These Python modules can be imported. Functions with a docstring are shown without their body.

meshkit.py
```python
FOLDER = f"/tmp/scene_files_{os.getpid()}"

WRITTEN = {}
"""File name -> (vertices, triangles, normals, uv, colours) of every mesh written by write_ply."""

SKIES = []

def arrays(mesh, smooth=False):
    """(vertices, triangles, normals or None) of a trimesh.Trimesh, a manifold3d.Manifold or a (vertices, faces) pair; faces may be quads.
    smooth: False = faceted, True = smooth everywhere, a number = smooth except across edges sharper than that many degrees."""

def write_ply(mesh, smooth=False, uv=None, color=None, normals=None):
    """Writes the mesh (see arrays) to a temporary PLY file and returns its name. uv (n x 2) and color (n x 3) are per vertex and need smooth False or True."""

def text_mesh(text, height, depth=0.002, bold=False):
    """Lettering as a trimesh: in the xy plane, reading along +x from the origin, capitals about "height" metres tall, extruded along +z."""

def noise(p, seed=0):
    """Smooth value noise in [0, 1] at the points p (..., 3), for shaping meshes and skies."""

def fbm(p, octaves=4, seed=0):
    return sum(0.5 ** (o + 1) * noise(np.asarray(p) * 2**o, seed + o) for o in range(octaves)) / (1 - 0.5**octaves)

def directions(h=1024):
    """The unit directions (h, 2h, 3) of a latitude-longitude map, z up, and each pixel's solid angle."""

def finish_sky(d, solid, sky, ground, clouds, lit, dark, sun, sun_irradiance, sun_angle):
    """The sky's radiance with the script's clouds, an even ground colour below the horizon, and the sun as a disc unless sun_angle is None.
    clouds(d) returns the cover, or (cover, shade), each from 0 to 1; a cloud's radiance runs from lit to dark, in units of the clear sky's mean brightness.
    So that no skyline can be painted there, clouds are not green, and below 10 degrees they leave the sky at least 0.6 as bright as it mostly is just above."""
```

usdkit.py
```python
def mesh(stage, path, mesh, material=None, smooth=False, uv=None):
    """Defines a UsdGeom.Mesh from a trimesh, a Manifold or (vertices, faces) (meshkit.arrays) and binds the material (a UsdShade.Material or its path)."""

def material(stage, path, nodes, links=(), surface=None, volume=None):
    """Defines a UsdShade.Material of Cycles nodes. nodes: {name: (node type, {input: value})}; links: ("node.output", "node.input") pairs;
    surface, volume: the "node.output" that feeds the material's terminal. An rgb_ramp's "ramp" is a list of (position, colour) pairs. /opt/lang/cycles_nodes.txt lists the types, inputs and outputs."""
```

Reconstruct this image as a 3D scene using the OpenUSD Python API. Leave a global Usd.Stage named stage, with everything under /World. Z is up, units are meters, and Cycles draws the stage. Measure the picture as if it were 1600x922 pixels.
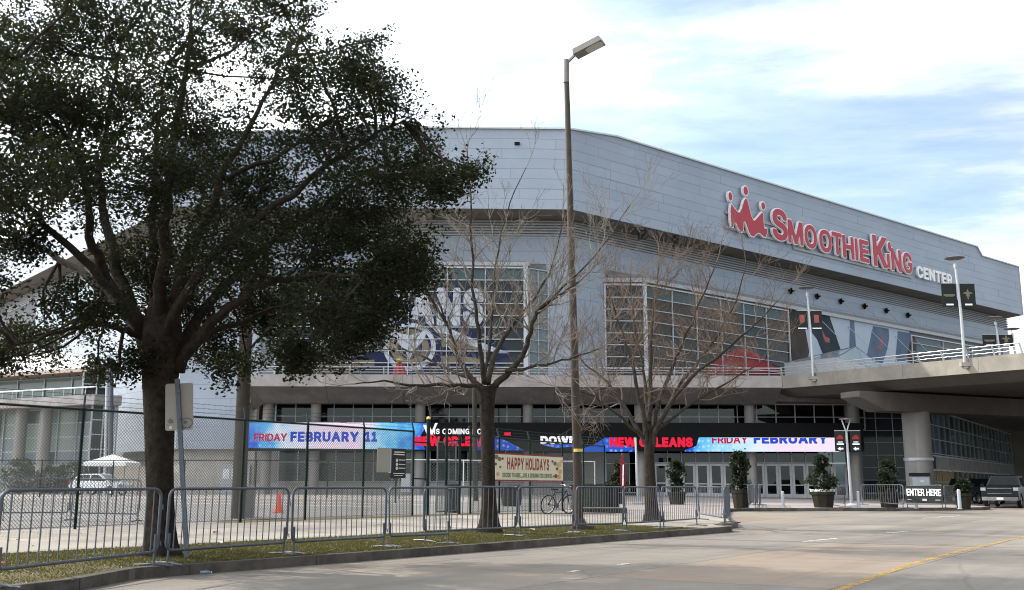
import math, random
import numpy as np, trimesh, manifold3d as m3
import usdkit, meshkit
from pxr import Usd, UsdGeom, UsdLux, UsdShade, Gf, Sdf, Vt
from shapely.geometry import Polygon, MultiPolygon, box as sbox, Point, LineString
from shapely.ops import unary_union
from shapely import affinity, union_all, contains_xy

rnd = random.Random(7)
rng = np.random.default_rng(11)
stage = Usd.Stage.CreateInMemory()
UsdGeom.SetStageUpAxis(stage, UsdGeom.Tokens.z)
UsdGeom.SetStageMetersPerUnit(stage, 1.0)
UsdGeom.Xform.Define(stage, '/World')
L_ = '/World/Looks'
UsdGeom.Scope.Define(stage, L_)

# ------------------------------------------------------------------ camera, sky, sun, exposure
F, CX, CY, HZ, CAMZ = 1600.0, 800.0, 461.0, 758.0, 1.3
TH = math.atan((HZ - CY) / F)
cam = UsdGeom.Camera.Define(stage, '/World/camera')
cam.AddTranslateOp().Set(Gf.Vec3d(0, 0, CAMZ))
cam.AddRotateXYZOp().Set(Gf.Vec3f(90 + math.degrees(TH), 0, 0))
cam.CreateHorizontalApertureAttr(36.0)
cam.CreateVerticalApertureAttr(36.0 * 590 / 1024)
cam.CreateFocalLengthAttr(36.0)
cam.CreateClippingRangeAttr(Gf.Vec2f(0.1, 5000))
cam.CreateExposureAttr(0.42)

SUN_AZ, SUN_EL = math.radians(-61), math.radians(36)      # azimuth from +y towards +x
sdir = np.array([math.sin(SUN_AZ) * math.cos(SUN_EL), math.cos(SUN_AZ) * math.cos(SUN_EL), math.sin(SUN_EL)])
sun = UsdLux.DistantLight.Define(stage, '/World/sun')
sun.CreateIntensityAttr(1.2)
sun.CreateAngleAttr(0.53)
sun.CreateColorAttr(Gf.Vec3f(1.0, 0.93, 0.83))
sun.CreateNormalizeAttr(True)
zx = sdir / np.linalg.norm(sdir)
xx = np.cross([0, 0, 1], zx); xx /= np.linalg.norm(xx)
yx = np.cross(zx, xx)
sun.AddTransformOp().Set(Gf.Matrix4d(*xx, 0, *yx, 0, *zx, 0, 0, 0, 0, 1))

dome = UsdLux.DomeLight.Define(stage, '/World/sky')
dome.GetPrim().SetCustomDataByKey('kind', 'structure')
CL = 21.0
SKX, SKY = 12.3, 3.3
skym = usdkit.material(stage, L_ + '/sky_look', {
    'sky': ('sky_texture', {'sky_type': 'single_scattering', 'sun_disc': False, 'sun_elevation': SUN_EL, 'sun_rotation': SUN_AZ, 'aerosol_density': 1.0, 'ozone_density': 2.0}),
    'tc': ('texture_coordinate', {}),
    'sx': ('separate_xyz', {}),
    'zz': ('math', {'math_type': 'maximum', 'value2': 0.0}),
    'zp': ('math', {'math_type': 'add', 'value2': 0.22}),
    'dx': ('math', {'math_type': 'divide'}),
    'dy': ('math', {'math_type': 'divide'}),
    'cb': ('combine_xyz', {'z': 3.7}),
    'mp': ('mapping', {'scale': (0.65, 1.35, 1), 'rotation': (0, 0, 0.5), 'location': (SKX, SKY, 0)}),
    'n1': ('noise_texture', {'scale': 1.0, 'detail': 8, 'roughness': 0.62, 'distortion': 0.5}),
    'n2': ('noise_texture', {'scale': 0.45, 'detail': 2, 'roughness': 0.5}),
    'ad': ('math', {'math_type': 'multiply_add', 'value2': 0.9}),
    'rp': ('rgb_ramp', {'ramp': [(0.0, (0.03,) * 3), (0.62, (0.09,) * 3), (0.74, (0.28,) * 3), (0.84, (0.64,) * 3), (0.92, (0.95,) * 3), (1.0, (1, 1, 1))]}),
    'sc': ('mix_color', {'blend_type': 'multiply', 'fac': 1.0, 'b': (1.75, 2.1, 2.25), 'use_clamp': False}),
    'nd': ('vector_math', {'math_type': 'dot_product', 'vector2': tuple(sdir)}), 'ph': ('map_range', {'range_type': 'smoothstep', 'from_min': -.2, 'from_max': 0.95, 'to_min': 0.44, 'to_max': 1.9}),
    'n3': ('noise_texture', {'scale': 2.3, 'detail': 6, 'roughness': .6}), 'cr': ('map_range', {'from_min': .3, 'from_max': .7, 'to_min': .78, 'to_max': 1.12}), 'cm': ('math', {'math_type': 'multiply'}), 'cc': ('vector_math', {'math_type': 'scale', 'vector1': (CL * 0.97, CL * 1.0, CL * 1.03)}),
    'mx': ('mix_color', {'use_clamp': True}),
    'bg': ('background_shader', {'strength': 0.07}),
}, [('tc.generated', 'sx.vector'), ('sx.z', 'zz.value1'), ('zz.value', 'zp.value1'), ('sx.x', 'dx.value1'), ('zp.value', 'dx.value2'),
    ('sx.y', 'dy.value1'), ('zp.value', 'dy.value2'), ('dx.value', 'cb.x'), ('dy.value', 'cb.y'), ('cb.vector', 'mp.vector'),
    ('mp.vector', 'n1.vector'), ('cb.vector', 'n2.vector'), ('n2.fac', 'ad.value1'), ('n1.fac', 'ad.value3'), ('ad.value', 'rp.fac'),
    ('tc.generated', 'nd.vector1'), ('nd.value', 'ph.value'), ('mp.vector', 'n3.vector'), ('n3.fac', 'cr.value'), ('cr.result', 'cm.value1'), ('ph.result', 'cm.value2'), ('cm.value', 'cc.scale'), ('cc.vector', 'mx.b'), ('sky.color', 'sc.a'), ('sc.result', 'mx.a'), ('rp.color', 'mx.fac'), ('mx.result', 'bg.color')], surface='bg.background')
UsdShade.MaterialBindingAPI.Apply(dome.GetPrim()).Bind(skym)

# ------------------------------------------------------------------ pixel <-> place helpers (a photo pixel seen on a known plane)
ct, st = math.cos(TH), math.sin(TH)
def ray(px, py):
    v = CY - py
    return np.array([px - CX, F * ct - v * st, F * st + v * ct])
def at(px, py, Y):
    r = ray(px, py); s = Y / r[1]
    return np.array([r[0] * s, Y, CAMZ + r[2] * s])
def px_at(px, Y, py=758):
    return at(px, py, Y)[0]

class Wall:
    """A vertical plane: u runs left to right as seen from its outer side, n points outwards."""
    def __init__(s, p, u):
        s.p = np.array([p[0], p[1], 0.0]); u = np.array([u[0], u[1], 0.0]); s.u = u / np.linalg.norm(u)
        s.n = np.array([s.u[1], -s.u[0], 0.0]); s.z = np.array([0, 0, 1.0])
    def sz(s, px, py):
        r = ray(px, py); o = np.array([0, 0, CAMZ])
        k = (s.n @ (s.p - o)) / (s.n @ r); q = o + r * k
        return (q - s.p) @ s.u, q[2]
    def s(s, px, py=620): return s.sz(px, py)[0]
    def pt(s, a, z, d=0.0): return s.p + s.u * a + s.n * d + s.z * z
    def off(s, d): return Wall((s.p + s.n * d)[:2], s.u[:2])
    def place(s, mesh):
        v = np.asarray(mesh.vertices)
        return s.p + v[:, :1] * s.u + v[:, 1:2] * s.z + v[:, 2:3] * s.n, np.asarray(mesh.faces)

class MB:
    """Collects triangles of one part."""
    def __init__(s): s.v, s.f, s.n = [], [], 0
    def add(s, v, f):
        v = np.asarray(v, float); f = np.asarray(f, int)
        if f.shape[1] == 4: f = np.vstack([f[:, [0, 1, 2]], f[:, [0, 2, 3]]])
        s.v.append(v); s.f.append(f + s.n); s.n += len(v); return s
    def tm(s, m): return s.add(m.vertices, m.faces)
    def man(s, m):
        q = m.to_mesh(); return s.add(q.vert_properties[:, :3], q.tri_verts)
    BF = np.array([[0, 2, 3, 1], [4, 5, 7, 6], [0, 1, 5, 4], [2, 6, 7, 3], [0, 4, 6, 2], [1, 3, 7, 5]])
    def box(s, a, b):
        a, b = np.minimum(a, b), np.maximum(a, b)
        v = [[(a, b)[i][0], (a, b)[j][1], (a, b)[k][2]] for k in (0, 1) for j in (0, 1) for i in (0, 1)]
        return s.add(v, MB.BF)
    def obox(s, c, ax, ay, az):
        c, ax, ay, az = (np.asarray(x, float) for x in (c, ax, ay, az))
        v = [c + ax * i + ay * j + az * k for k in (-1, 1) for j in (-1, 1) for i in (-1, 1)]
        f = MB.BF if np.cross(ax, ay) @ az > 0 else MB.BF[:, ::-1]
        return s.add(v, f)
    def wbox(s, W, a0, a1, z0, z1, d0, d1):
        return s.obox(W.pt((a0 + a1) / 2, (z0 + z1) / 2, (d0 + d1) / 2), W.u * (a1 - a0) / 2, W.z * (z1 - z0) / 2, W.n * (d1 - d0) / 2)
    def bar(s, p, q, w, h=None, up=(0, 0, 1)):
        p, q = np.asarray(p, float), np.asarray(q, float); d = q - p; L = np.linalg.norm(d); d /= L
        up = np.asarray(up, float)
        if abs(d @ up) > 0.98: up = np.array([0, 1.0, 0]) if abs(d[1]) < .9 else np.array([1.0, 0, 0])
        x = np.cross(d, up); x /= np.linalg.norm(x); y = np.cross(x, d)
        return s.obox((p + q) / 2, d * L / 2, x * w / 2, y * (h or w) / 2)
    def tube(s, pts, r, n=8, caps=True):
        P = np.asarray(pts, float); K = len(P); r = np.broadcast_to(np.asarray(r, float), (K,))
        T = np.gradient(P, axis=0); T /= np.maximum(np.linalg.norm(T, axis=1, keepdims=True), 1e-9)
        ref = np.array([0, 0, 1.0]) if abs(T[0][2]) < .9 else np.array([1.0, 0, 0])
        x = np.cross(T[0], ref); x /= np.linalg.norm(x); rings = []
        a = np.arange(n) * 2 * math.pi / n
        for k in range(K):
            x = x - T[k] * (x @ T[k]); x /= max(np.linalg.norm(x), 1e-9); y = np.cross(T[k], x)
            rings.append(P[k] + r[k] * (np.cos(a)[:, None] * x + np.sin(a)[:, None] * y))
        v = np.vstack(rings); i = np.arange(n); j = (i + 1) % n; f = []
        for k in range(K - 1):
            f.append(np.stack([k * n + i, k * n + j, (k + 1) * n + j, (k + 1) * n + i], 1))
        f = np.vstack(f); f = np.vstack([f[:, [0, 1, 2]], f[:, [0, 2, 3]]])
        if caps:
            f = np.vstack([f, [[0, k + 1, k] for k in range(1, n - 1)], [[(K - 1) * n, (K - 1) * n + k, (K - 1) * n + k + 1] for k in range(1, n - 1)]])
        return s.add(v, f)
    def cyl(s, p, q, r, n=12, r2=None): return s.tube([p, q], [r, r if r2 is None else r2], n)
    def lathe(s, prof, n=20, c=(0, 0, 0)):
        """prof: (radius, z) pairs from bottom to top."""
        a = np.arange(n) * 2 * math.pi / n; v = []
        for r, z in prof: v.append(np.stack([c[0] + r * np.cos(a), c[1] + r * np.sin(a), np.full(n, c[2] + z)], 1))
        i = np.arange(n); j = (i + 1) % n; f = []
        for k in range(len(prof) - 1): f.append(np.stack([k * n + i, k * n + j, (k + 1) * n + j, (k + 1) * n + i], 1))
        return s.add(np.vstack(v), np.vstack(f))
    def poly(s, W, poly, d0, d1):
        """A polygon in a wall's plane with thickness."""
        for g in getattr(poly, 'geoms', [poly]):
            if g.geom_type != 'Polygon' or g.area < 1e-5: continue
            m = trimesh.creation.extrude_polygon(g, d1 - d0, engine='earcut'); m.apply_translation([0, 0, d0])
            s.add(*W.place(m))
        return s
    def flat(s, poly, z0, z1):
        for g in getattr(poly, 'geoms', [poly]):
            if g.geom_type != 'Polygon': continue
            m = trimesh.creation.extrude_polygon(g, z1 - z0, engine='earcut'); m.apply_translation([0, 0, z0]); s.tm(m)
        return s
    def arrays(s): return np.vstack(s.v), np.vstack(s.f)

# ------------------------------------------------------------------ prims
used = {}
def numbered(parent, name):
    k = (parent, name); used[k] = used.get(k, -1) + 1
    return f'{parent}/{name}' if used[k] == 0 else f'{parent}/{name}_{used[k]:03d}'
def tag(p, label=None, cat=None, group=None, kind=None):
    for k, v in (('label', label), ('category', cat), ('group', group), ('kind', kind)):
        if v: p.SetCustomDataByKey(k, v)
    return p
class Thing:
    def __init__(s, path, loc=(0, 0, 0)): s.path, s.loc = path, np.asarray(loc, float)
ORIG = {}
def thing(name, label, cat, loc=(0, 0, 0), group=None, kind=None, rot=(0, 0, 0), scale=None):
    path = numbered('/World', name); x = UsdGeom.Xform.Define(stage, path)
    x.AddTranslateOp().Set(Gf.Vec3d(*map(float, loc))); x.AddRotateXYZOp().Set(Gf.Vec3f(*map(float, rot))); x.AddScaleOp().Set(Gf.Vec3f(*(scale or (1, 1, 1))))
    tag(x.GetPrim(), label, cat, group, kind)
    return Thing(path, loc)
def copy(src, name, label, cat, loc, rot=(0, 0, 0), scale=(1, 1, 1), group=None):
    path = numbered('/World', name); x = UsdGeom.Xform.Define(stage, path)
    x.GetPrim().GetReferences().AddInternalReference(src.path)
    x.ClearXformOpOrder()
    x.AddTranslateOp().Set(Gf.Vec3d(*map(float, loc))); x.AddRotateXYZOp().Set(Gf.Vec3f(*map(float, rot))); x.AddScaleOp().Set(Gf.Vec3f(*map(float, scale)))
    x.GetPrim().SetInstanceable(True); tag(x.GetPrim(), label, cat, group)
    return Thing(path, loc)
def part(t, name, mb, mt, world=False, smooth=False, label=None, kind=None):
    """A part mesh under a thing (or a sub-part under a part). world: the vertices are given in world coordinates."""
    v, f = mb.arrays() if isinstance(mb, MB) else mb
    if world: v = v - t.loc
    path = numbered(t.path, name)
    m = usdkit.mesh(stage, path, (v, f), mt, smooth=smooth)
    tag(m.GetPrim(), label, None, None, kind)
    r = Thing(path, t.loc); return r
def group_part(t, name):
    path = numbered(t.path, name); UsdGeom.Xform.Define(stage, path); return Thing(path, t.loc)
WORLD = Thing('/World')
def single(name, mb, mt, label=None, cat=None, group=None, kind=None, smooth=False):
    r = part(WORLD, name, mb, mt, smooth=smooth); tag(stage.GetPrimAtPath(r.path), label, cat, group, kind); return r

# ------------------------------------------------------------------ materials
def pm(name, col, rough=.6, metal=0., var=.12, scale=2., bump=0., bscale=40., spec=.5, emit=None, es=1., grime=None, gscale=.4, obj=False, coat=0.):
    c = np.array(col, float)
    nodes = {'g': ('texture_coordinate' if obj else 'geometry', {}), 'n': ('noise_texture', {'scale': scale, 'detail': 5, 'roughness': .6}),
             'r': ('rgb_ramp', {'ramp': [(.3, tuple(c * (1 - var))), (.7, tuple(np.minimum(c * (1 + var), 1)))]}),
             'p': ('principled_bsdf', {'roughness': rough, 'metallic': metal, 'specular_ior_level': spec, 'coat_weight': coat})}
    o = 'g.object' if obj else 'g.position'
    links = [(o, 'n.vector'), ('n.fac', 'r.fac')]
    last = 'r.color'
    if grime is not None:
        nodes['gn'] = ('noise_texture', {'scale': gscale, 'detail': 8, 'roughness': .68, 'distortion': .6})
        nodes['gr'] = ('rgb_ramp', {'ramp': [(.42, (0, 0, 0)), (.68, (1, 1, 1))]})
        nodes['gm'] = ('mix_color', {'b': tuple(grime)})
        links += [(o, 'gn.vector'), ('gn.fac', 'gr.fac'), ('gr.color', 'gm.fac'), (last, 'gm.a')]; last = 'gm.result'
    links.append((last, 'p.base_color'))
    if bump:
        nodes['bn'] = ('noise_texture', {'scale': bscale, 'detail': 4}); nodes['b'] = ('bump', {'strength': bump, 'distance': .02})
        links += [(o, 'bn.vector'), ('bn.fac', 'b.height'), ('b.normal', 'p.normal')]
    if emit is not None:
        nodes['p'][1]['emission_color'] = tuple(emit); nodes['p'][1]['emission_strength'] = es
    return usdkit.material(stage, f'{L_}/{name}', nodes, links, surface='p.BSDF')

def em(name, col, s=1.0):
    return usdkit.material(stage, f'{L_}/{name}', {'e': ('emission', {'color': tuple(col), 'strength': s})}, [], surface='e.emission')

K = {}
K['clad'] = [pm(f'cladding_{i}', c, .42, .35, .05, .35, .12, 1.1, grime=g, gscale=.12) for i, (c, g) in enumerate([((.315, .36, .425), (.285, .328, .39)), ((.325, .37, .435), (.293, .336, .40)), ((.306, .35, .415), (.28, .322, .384))])]
K['clad_back'] = pm('cladding_joint', (.17, .18, .20), .7)
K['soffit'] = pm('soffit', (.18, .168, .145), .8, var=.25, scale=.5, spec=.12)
K['rib'] = pm('rib_metal', (.36, .37, .385), .5, .4, .08)
K['trim'] = pm('roof_trim', (.55, .58, .58), .45, .4, .05)
K['roof'] = pm('roof_membrane', (.62, .64, .66), .7, 0, .06)
K['conc'] = pm('terrace_concrete', (.30, .275, .27), .85, 0, .12, 1.2, .15, 30, grime=(.2, .185, .175), gscale=.5, spec=.12)
K['conc_b'] = pm('bridge_concrete', (.25, .23, .195), .85, 0, .12, 1.2, .15, 30, grime=(.17, .157, .137), gscale=.5)
K['conc_col'] = pm('column_concrete', (.23, .22, .21), .8, 0, .1, 2, .1, 30, grime=(.22, .21, .2), gscale=.6)
K['wall_low'] = pm('rendered_wall', (.42, .40, .37), .8, 0, .1, .6, .1, 20, grime=(.32, .3, .28), gscale=.4)
K['mull'] = pm('mullion', (.46, .49, .52), .4, .3, .05)
K['frame'] = pm('window_frame_grey', (.40, .42, .45), .45, .4, .06)
K['door'] = pm('door_frame', (.60, .61, .62), .45, .3, .06)
K['fascia'] = pm('shade_toned_fascia', (.15, .142, .135), .9, 0, .15, .9, .15, 30, grime=(.09, .085, .08), gscale=.35, spec=.12)  # shade of the downward slope put into a darker concrete colour
K['under'] = pm('shade_toned_underside', (.13, .12, .108), .9, 0, .15, 1.2, .15, 30, grime=(.11, .10, .092), gscale=.4, spec=.12)  # darker copy of the bridge concrete, shade below the deck put in its colour
K['rail'] = pm('railing_metal', (.50, .50, .49), .35, .6, .06)
def glass_dark(name, col, r=.04, spec=.28):
    return usdkit.material(stage, f'{L_}/{name}', {'g': ('geometry', {}), 'n': ('noise_texture', {'scale': .35, 'detail': 3}), 'b': ('bump', {'strength': .06, 'distance': .05}),
        'p': ('principled_bsdf', {'base_color': col, 'roughness': r, 'specular_ior_level': spec, 'ior': 1.5})}, [('g.position', 'n.vector'), ('n.fac', 'b.height'), ('b.normal', 'p.normal')], surface='p.BSDF')
K['gl'] = [glass_dark('tinted_glass', (.022, .028, .034)), glass_dark('tinted_glass_teal', (.055, .085, .095)), glass_dark('tinted_glass_brown', (.045, .036, .028))]
K['gl_goldrefl'] = glass_dark('gold_reflection_glass', (.22, .16, .06))  # gold reflection painted in as the pane colour
K['gl_blue'] = glass_dark('side_glass', (.18, .23, .26), .1)
K['gl_palerefl'] = glass_dark('pale_reflection_glass', (.24, .30, .27), .05)  # pale pane colour stands in for bright reflections
K['pane'] = usdkit.material(stage, f'{L_}/clear_pane', {'fr': ('fresnel', {'IOR': 1.5}), 'fa': ('math', {'math_type': 'multiply_add', 'value2': .9, 'value3': .03}), 't': ('transparent_bsdf', {'color': (.26, .30, .30)}), 'gl': ('glossy_bsdf', {'color': (.9, .95, .95), 'roughness': .02}), 'm': ('mix_closure', {})},
                            [('fr.fac', 'fa.value1'), ('fa.value', 'm.fac'), ('t.BSDF', 'm.closure1'), ('gl.BSDF', 'm.closure2')], surface='m.closure')
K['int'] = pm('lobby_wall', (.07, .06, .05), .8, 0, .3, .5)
K['int_floor'] = pm('lobby_floor', (.12, .11, .10), .35)
K['black'] = pm('black_panel', (.006, .006, .007), .75, spec=.15)
K['blk_plastic'] = pm('black_plastic', (.02, .022, .022), .45, bump=.05, spec=.12)
K['galv'] = pm('galvanised_steel', (.12, .128, .145), .45, .5, .14, 9, obj=True, spec=.12)
K['galv_d'] = pm('weathered_galvanised', (.095, .107, .128), .5, .45, .16, 9, obj=True, spec=.12)
K['green'] = pm('green_fence_paint', (.006, .017, .014), .5, .1, .2, 6, spec=.12)
K['wire'] = pm('fence_wire', (.03, .036, .035), .6, .1, .2, 6, spec=.12)
K['wire_far'] = pm('far_fence_wire', (.16, .18, .17), .5, .5, .2, 6)
K['bark'] = pm('oak_bark', (.026, .021, .017), .95, 0, .45, 9, .9, 22, spec=.12)
K['bark2'] = pm('grey_bark', (.042, .035, .029), .95, 0, .4, 9, .6, 30, spec=.12)
K['twig'] = pm('twig_bark', (.20, .175, .15), .9, 0, .3, 5, spec=.12)
K['twig3'] = pm('reddish_twig_bark', (.14, .105, .082), .9, 0, .3, 5, spec=.12)
K['pole'] = pm('bronze_pole', (.065, .052, .042), .6, .2, .18, 3, .1, 30, spec=.12)
K['wood'] = pm('wooden_pole', (.04, .034, .028), .9, 0, .25, 6, .3, 30, spec=.12)
K['lamp'] = pm('lamp_housing', (.19, .17, .152), .5, .3, .1)
K['lens'] = pm('lamp_lens', (.45, .45, .42), .2)
K['white'] = pm('white_paint', (.75, .75, .74), .5, 0, .05)
K['lpole'] = pm('white_pole_metal', (.42, .44, .45), .4, .3, .08, 4, obj=True)
K['red'] = pm('red_print', (.27, .015, .022), .6)
K['signred'] = pm('sign_red', (.40, .018, .04), .35, 0, .06, .8)
K['signwhite'] = pm('sign_white', (.85, .85, .86), .4, 0, .03)
K['orange'] = pm('cone_orange', (.62, .06, .025), .5)
K['cream'] = pm('banner_cream', (.55, .52, .38), .7, 0, .06)
K['maroon'] = pm('banner_maroon', (.22, .02, .02), .7)
K['inkgreen'] = pm('banner_ink', (.10, .12, .07), .7)
K['gold'] = pm('banner_gold', (.45, .30, .10), .7)
K['signback'] = pm('sign_back', (.25, .235, .205), .5, .3, .08, 4, grime=(.26, .24, .21), gscale=3)
K['sticker'] = pm('sticker_dark', (.11, .115, .11), .6, 0, .4, 40)
K['sticker_b'] = pm('sticker_blue', (.12, .22, .3), .6)
K['yellow'] = pm('yellow_paint', (.62, .47, .10), .6)
K['navy'] = pm('print_navy', (.018, .026, .06), .5, spec=.12)
K['pgold'] = pm('print_gold', (.15, .125, .085), .5)
K['plight'] = pm('print_white', (.42, .46, .52), .5)
K['mural_blue'] = pm('mural_blue', (.05, .09, .16), .5, 0, .35, .5)
K['mural_dark'] = pm('mural_dark', (.022, .034, .045), .5, 0, .4, .6, spec=.12)
K['mural_brown'] = pm('mural_brown', (.05, .04, .032), .5, 0, .4, .6, spec=.12)
K['mural_red'] = pm('mural_red', (.26, .06, .05), .5, 0, .3, 2)
K['mural_wall'] = pm('mural_wall', (.34, .40, .47), .4, .2, .06, .6)
K['tyre'] = pm('tyre', (.015, .015, .015), .85, spec=.12)
K['chrome'] = pm('chrome', (.6, .6, .62), .15, 1)
K['blackpaint'] = pm('black_car_paint', (.005, .006, .007), .25, 0, .05, spec=.22)
K['whitepaint'] = pm('silver_white_paint', (.66, .68, .71), .2, 0, .04, coat=1)
K['carglass'] = glass_dark('car_glass', (.010, .013, .015), .03, .15)
K['headlight'] = pm('headlight', (.35, .37, .39), .15)
K['soil'] = pm('soil', (.05, .038, .028), .95, 0, .3, 8, spec=.12)
K['planter'] = pm('planter_concrete', (.024, .021, .016), .85, 0, .2, 4, .2, 30, spec=.12)
K['flower'] = pm('white_flower', (.8, .8, .78), .6)
K['stain'] = pm('kerb_concrete', (.105, .095, .083), .9, 0, .2, 3, .3, 30, grime=(.045, .04, .036), gscale=1.5, spec=.12)
K['pink'] = pm('pale_label', (.5, .5, .5), .6)
K['litter'] = pm('litter_white', (.7, .7, .68), .7)
K['plastic_blue'] = pm('clear_bottle', (.13, .17, .21), .15)

def leafmat(name, c0, c1, tr=.38):
    c0, c1 = np.array(c0), np.array(c1)
    return usdkit.material(stage, f'{L_}/{name}', {'g': ('geometry', {}), 'r': ('rgb_ramp', {'ramp': [(0, tuple(c0)), (.6, tuple((c0 + c1) / 2)), (1, tuple(c1))]}),
        'p': ('principled_bsdf', {'roughness': .5, 'specular_ior_level': .18}), 't': ('translucent_bsdf', {}), 'm': ('mix_closure', {'fac': tr}), 'b': ('mix_color', {'blend_type': 'multiply', 'fac': 1., 'b': (2.6, 2.5, .85), 'use_clamp': False})},
        [('g.random_per_island', 'r.fac'), ('r.color', 'p.base_color'), ('r.color', 'b.a'), ('b.result', 't.color'), ('p.BSDF', 'm.closure1'), ('t.BSDF', 'm.closure2')], surface='m.closure')
K['oakleaf'] = leafmat('oak_leaf', (.010, .013, .007), (.038, .041, .018))
K['shrub'] = leafmat('shrub_leaf', (.012, .019, .010), (.036, .045, .02), .2)
K['grassb'] = leafmat('grass_blade', (.068, .068, .027), (.21, .155, .082), .18)
K['deadleaf'] = leafmat('dead_leaf', (.10, .06, .035), (.24, .16, .09), .1)

# ------------------------------------------------------------------ lie of the land
KD = np.array([.618, .786]); KN = np.array([-.786, .618]); K0 = np.array([-5.3, 14.9])
TIP = K0 + KD * 19.55
KERB = [(-16, -6), (-9, 6.4), (-5.95, 11.9), (-5.45, 13.2), (-5.3, 14.9)] + [tuple(K0 + KD * t) for t in (4, 8, 12, 16, 18.6)] + \
       [tuple(TIP + KN * .35 - KD * .25), tuple(TIP + KN * .9 + KD * .1), (7.0, 32.5), (8.6, 42), (10.6, 51.0), (11.0, 52.2), (12.0, 53.0), (17, 53.0), (23, 54.2), (25.0, 55.2), (26.3, 57.5), (27.2, 64), (29, 76), (33, 84), (48, 104)]
KL = LineString(KERB)
RAISED = Polygon(KERB + [(70, 140), (70, 200), (-160, 200), (-160, -6)])
_kp = np.array(KERB)
def kdist(x, y):
    q = np.stack([np.asarray(x, float), np.asarray(y, float)], -1); best = np.full(q.shape[:-1], 1e9)
    for a, b in zip(_kp[:-1], _kp[1:]):
        d = b - a; t = np.clip(((q - a) @ d) / (d @ d), 0, 1); best = np.minimum(best, np.linalg.norm(q - (a + t[..., None] * d), axis=-1))
    return best
def G(x, y):
    return .14 + .017 * np.minimum(kdist(x, y), 26.)
def gp(px, py):
    """The place on the raised ground that the photo shows at a pixel."""
    z = .2
    for _ in range(12):
        r = ray(px, py); k = (z - CAMZ) / r[2]; p = np.array([0, 0, CAMZ]) + r * k; z = float(G(p[0], p[1]))
    return np.array([p[0], p[1], z])
def gy(px, Y):
    x = at(px, 765, Y)[0]; return np.array([x, Y, float(G(x, Y))])
def rp(px, py):
    r = ray(px, py); return np.array([0, 0, CAMZ]) + r * (-CAMZ / r[2])

# ------------------------------------------------------------------ ground
def sheet(poly, cell, lift=0., zf=G, skirt=None):
    mb = MB()
    x0, y0, x1, y1 = poly.bounds
    from shapely.prepared import prep
    pp = prep(poly)
    for i in range(int((x1 - x0) / cell) + 1):
        for j in range(int((y1 - y0) / cell) + 1):
            c = sbox(x0 + i * cell, y0 + j * cell, x0 + (i + 1) * cell, y0 + (j + 1) * cell)
            if not pp.intersects(c): continue
            q = c if pp.contains(c) else c.intersection(poly)
            for g in getattr(q, 'geoms', [q]):
                if g.geom_type != 'Polygon' or g.area < 1e-4: continue
                v2, f = trimesh.creation.triangulate_polygon(g, engine='earcut')
                v = np.column_stack([v2, zf(v2[:, 0], v2[:, 1]) + lift])
                a = v[f[:, 1]] - v[f[:, 0]]; b = v[f[:, 2]] - v[f[:, 0]]
                f = np.where((a[:, :1] * b[:, 1:2] - a[:, 1:2] * b[:, :1]) > 0, f, f[:, ::-1])
                mb.add(v, f)
    return mb

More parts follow.
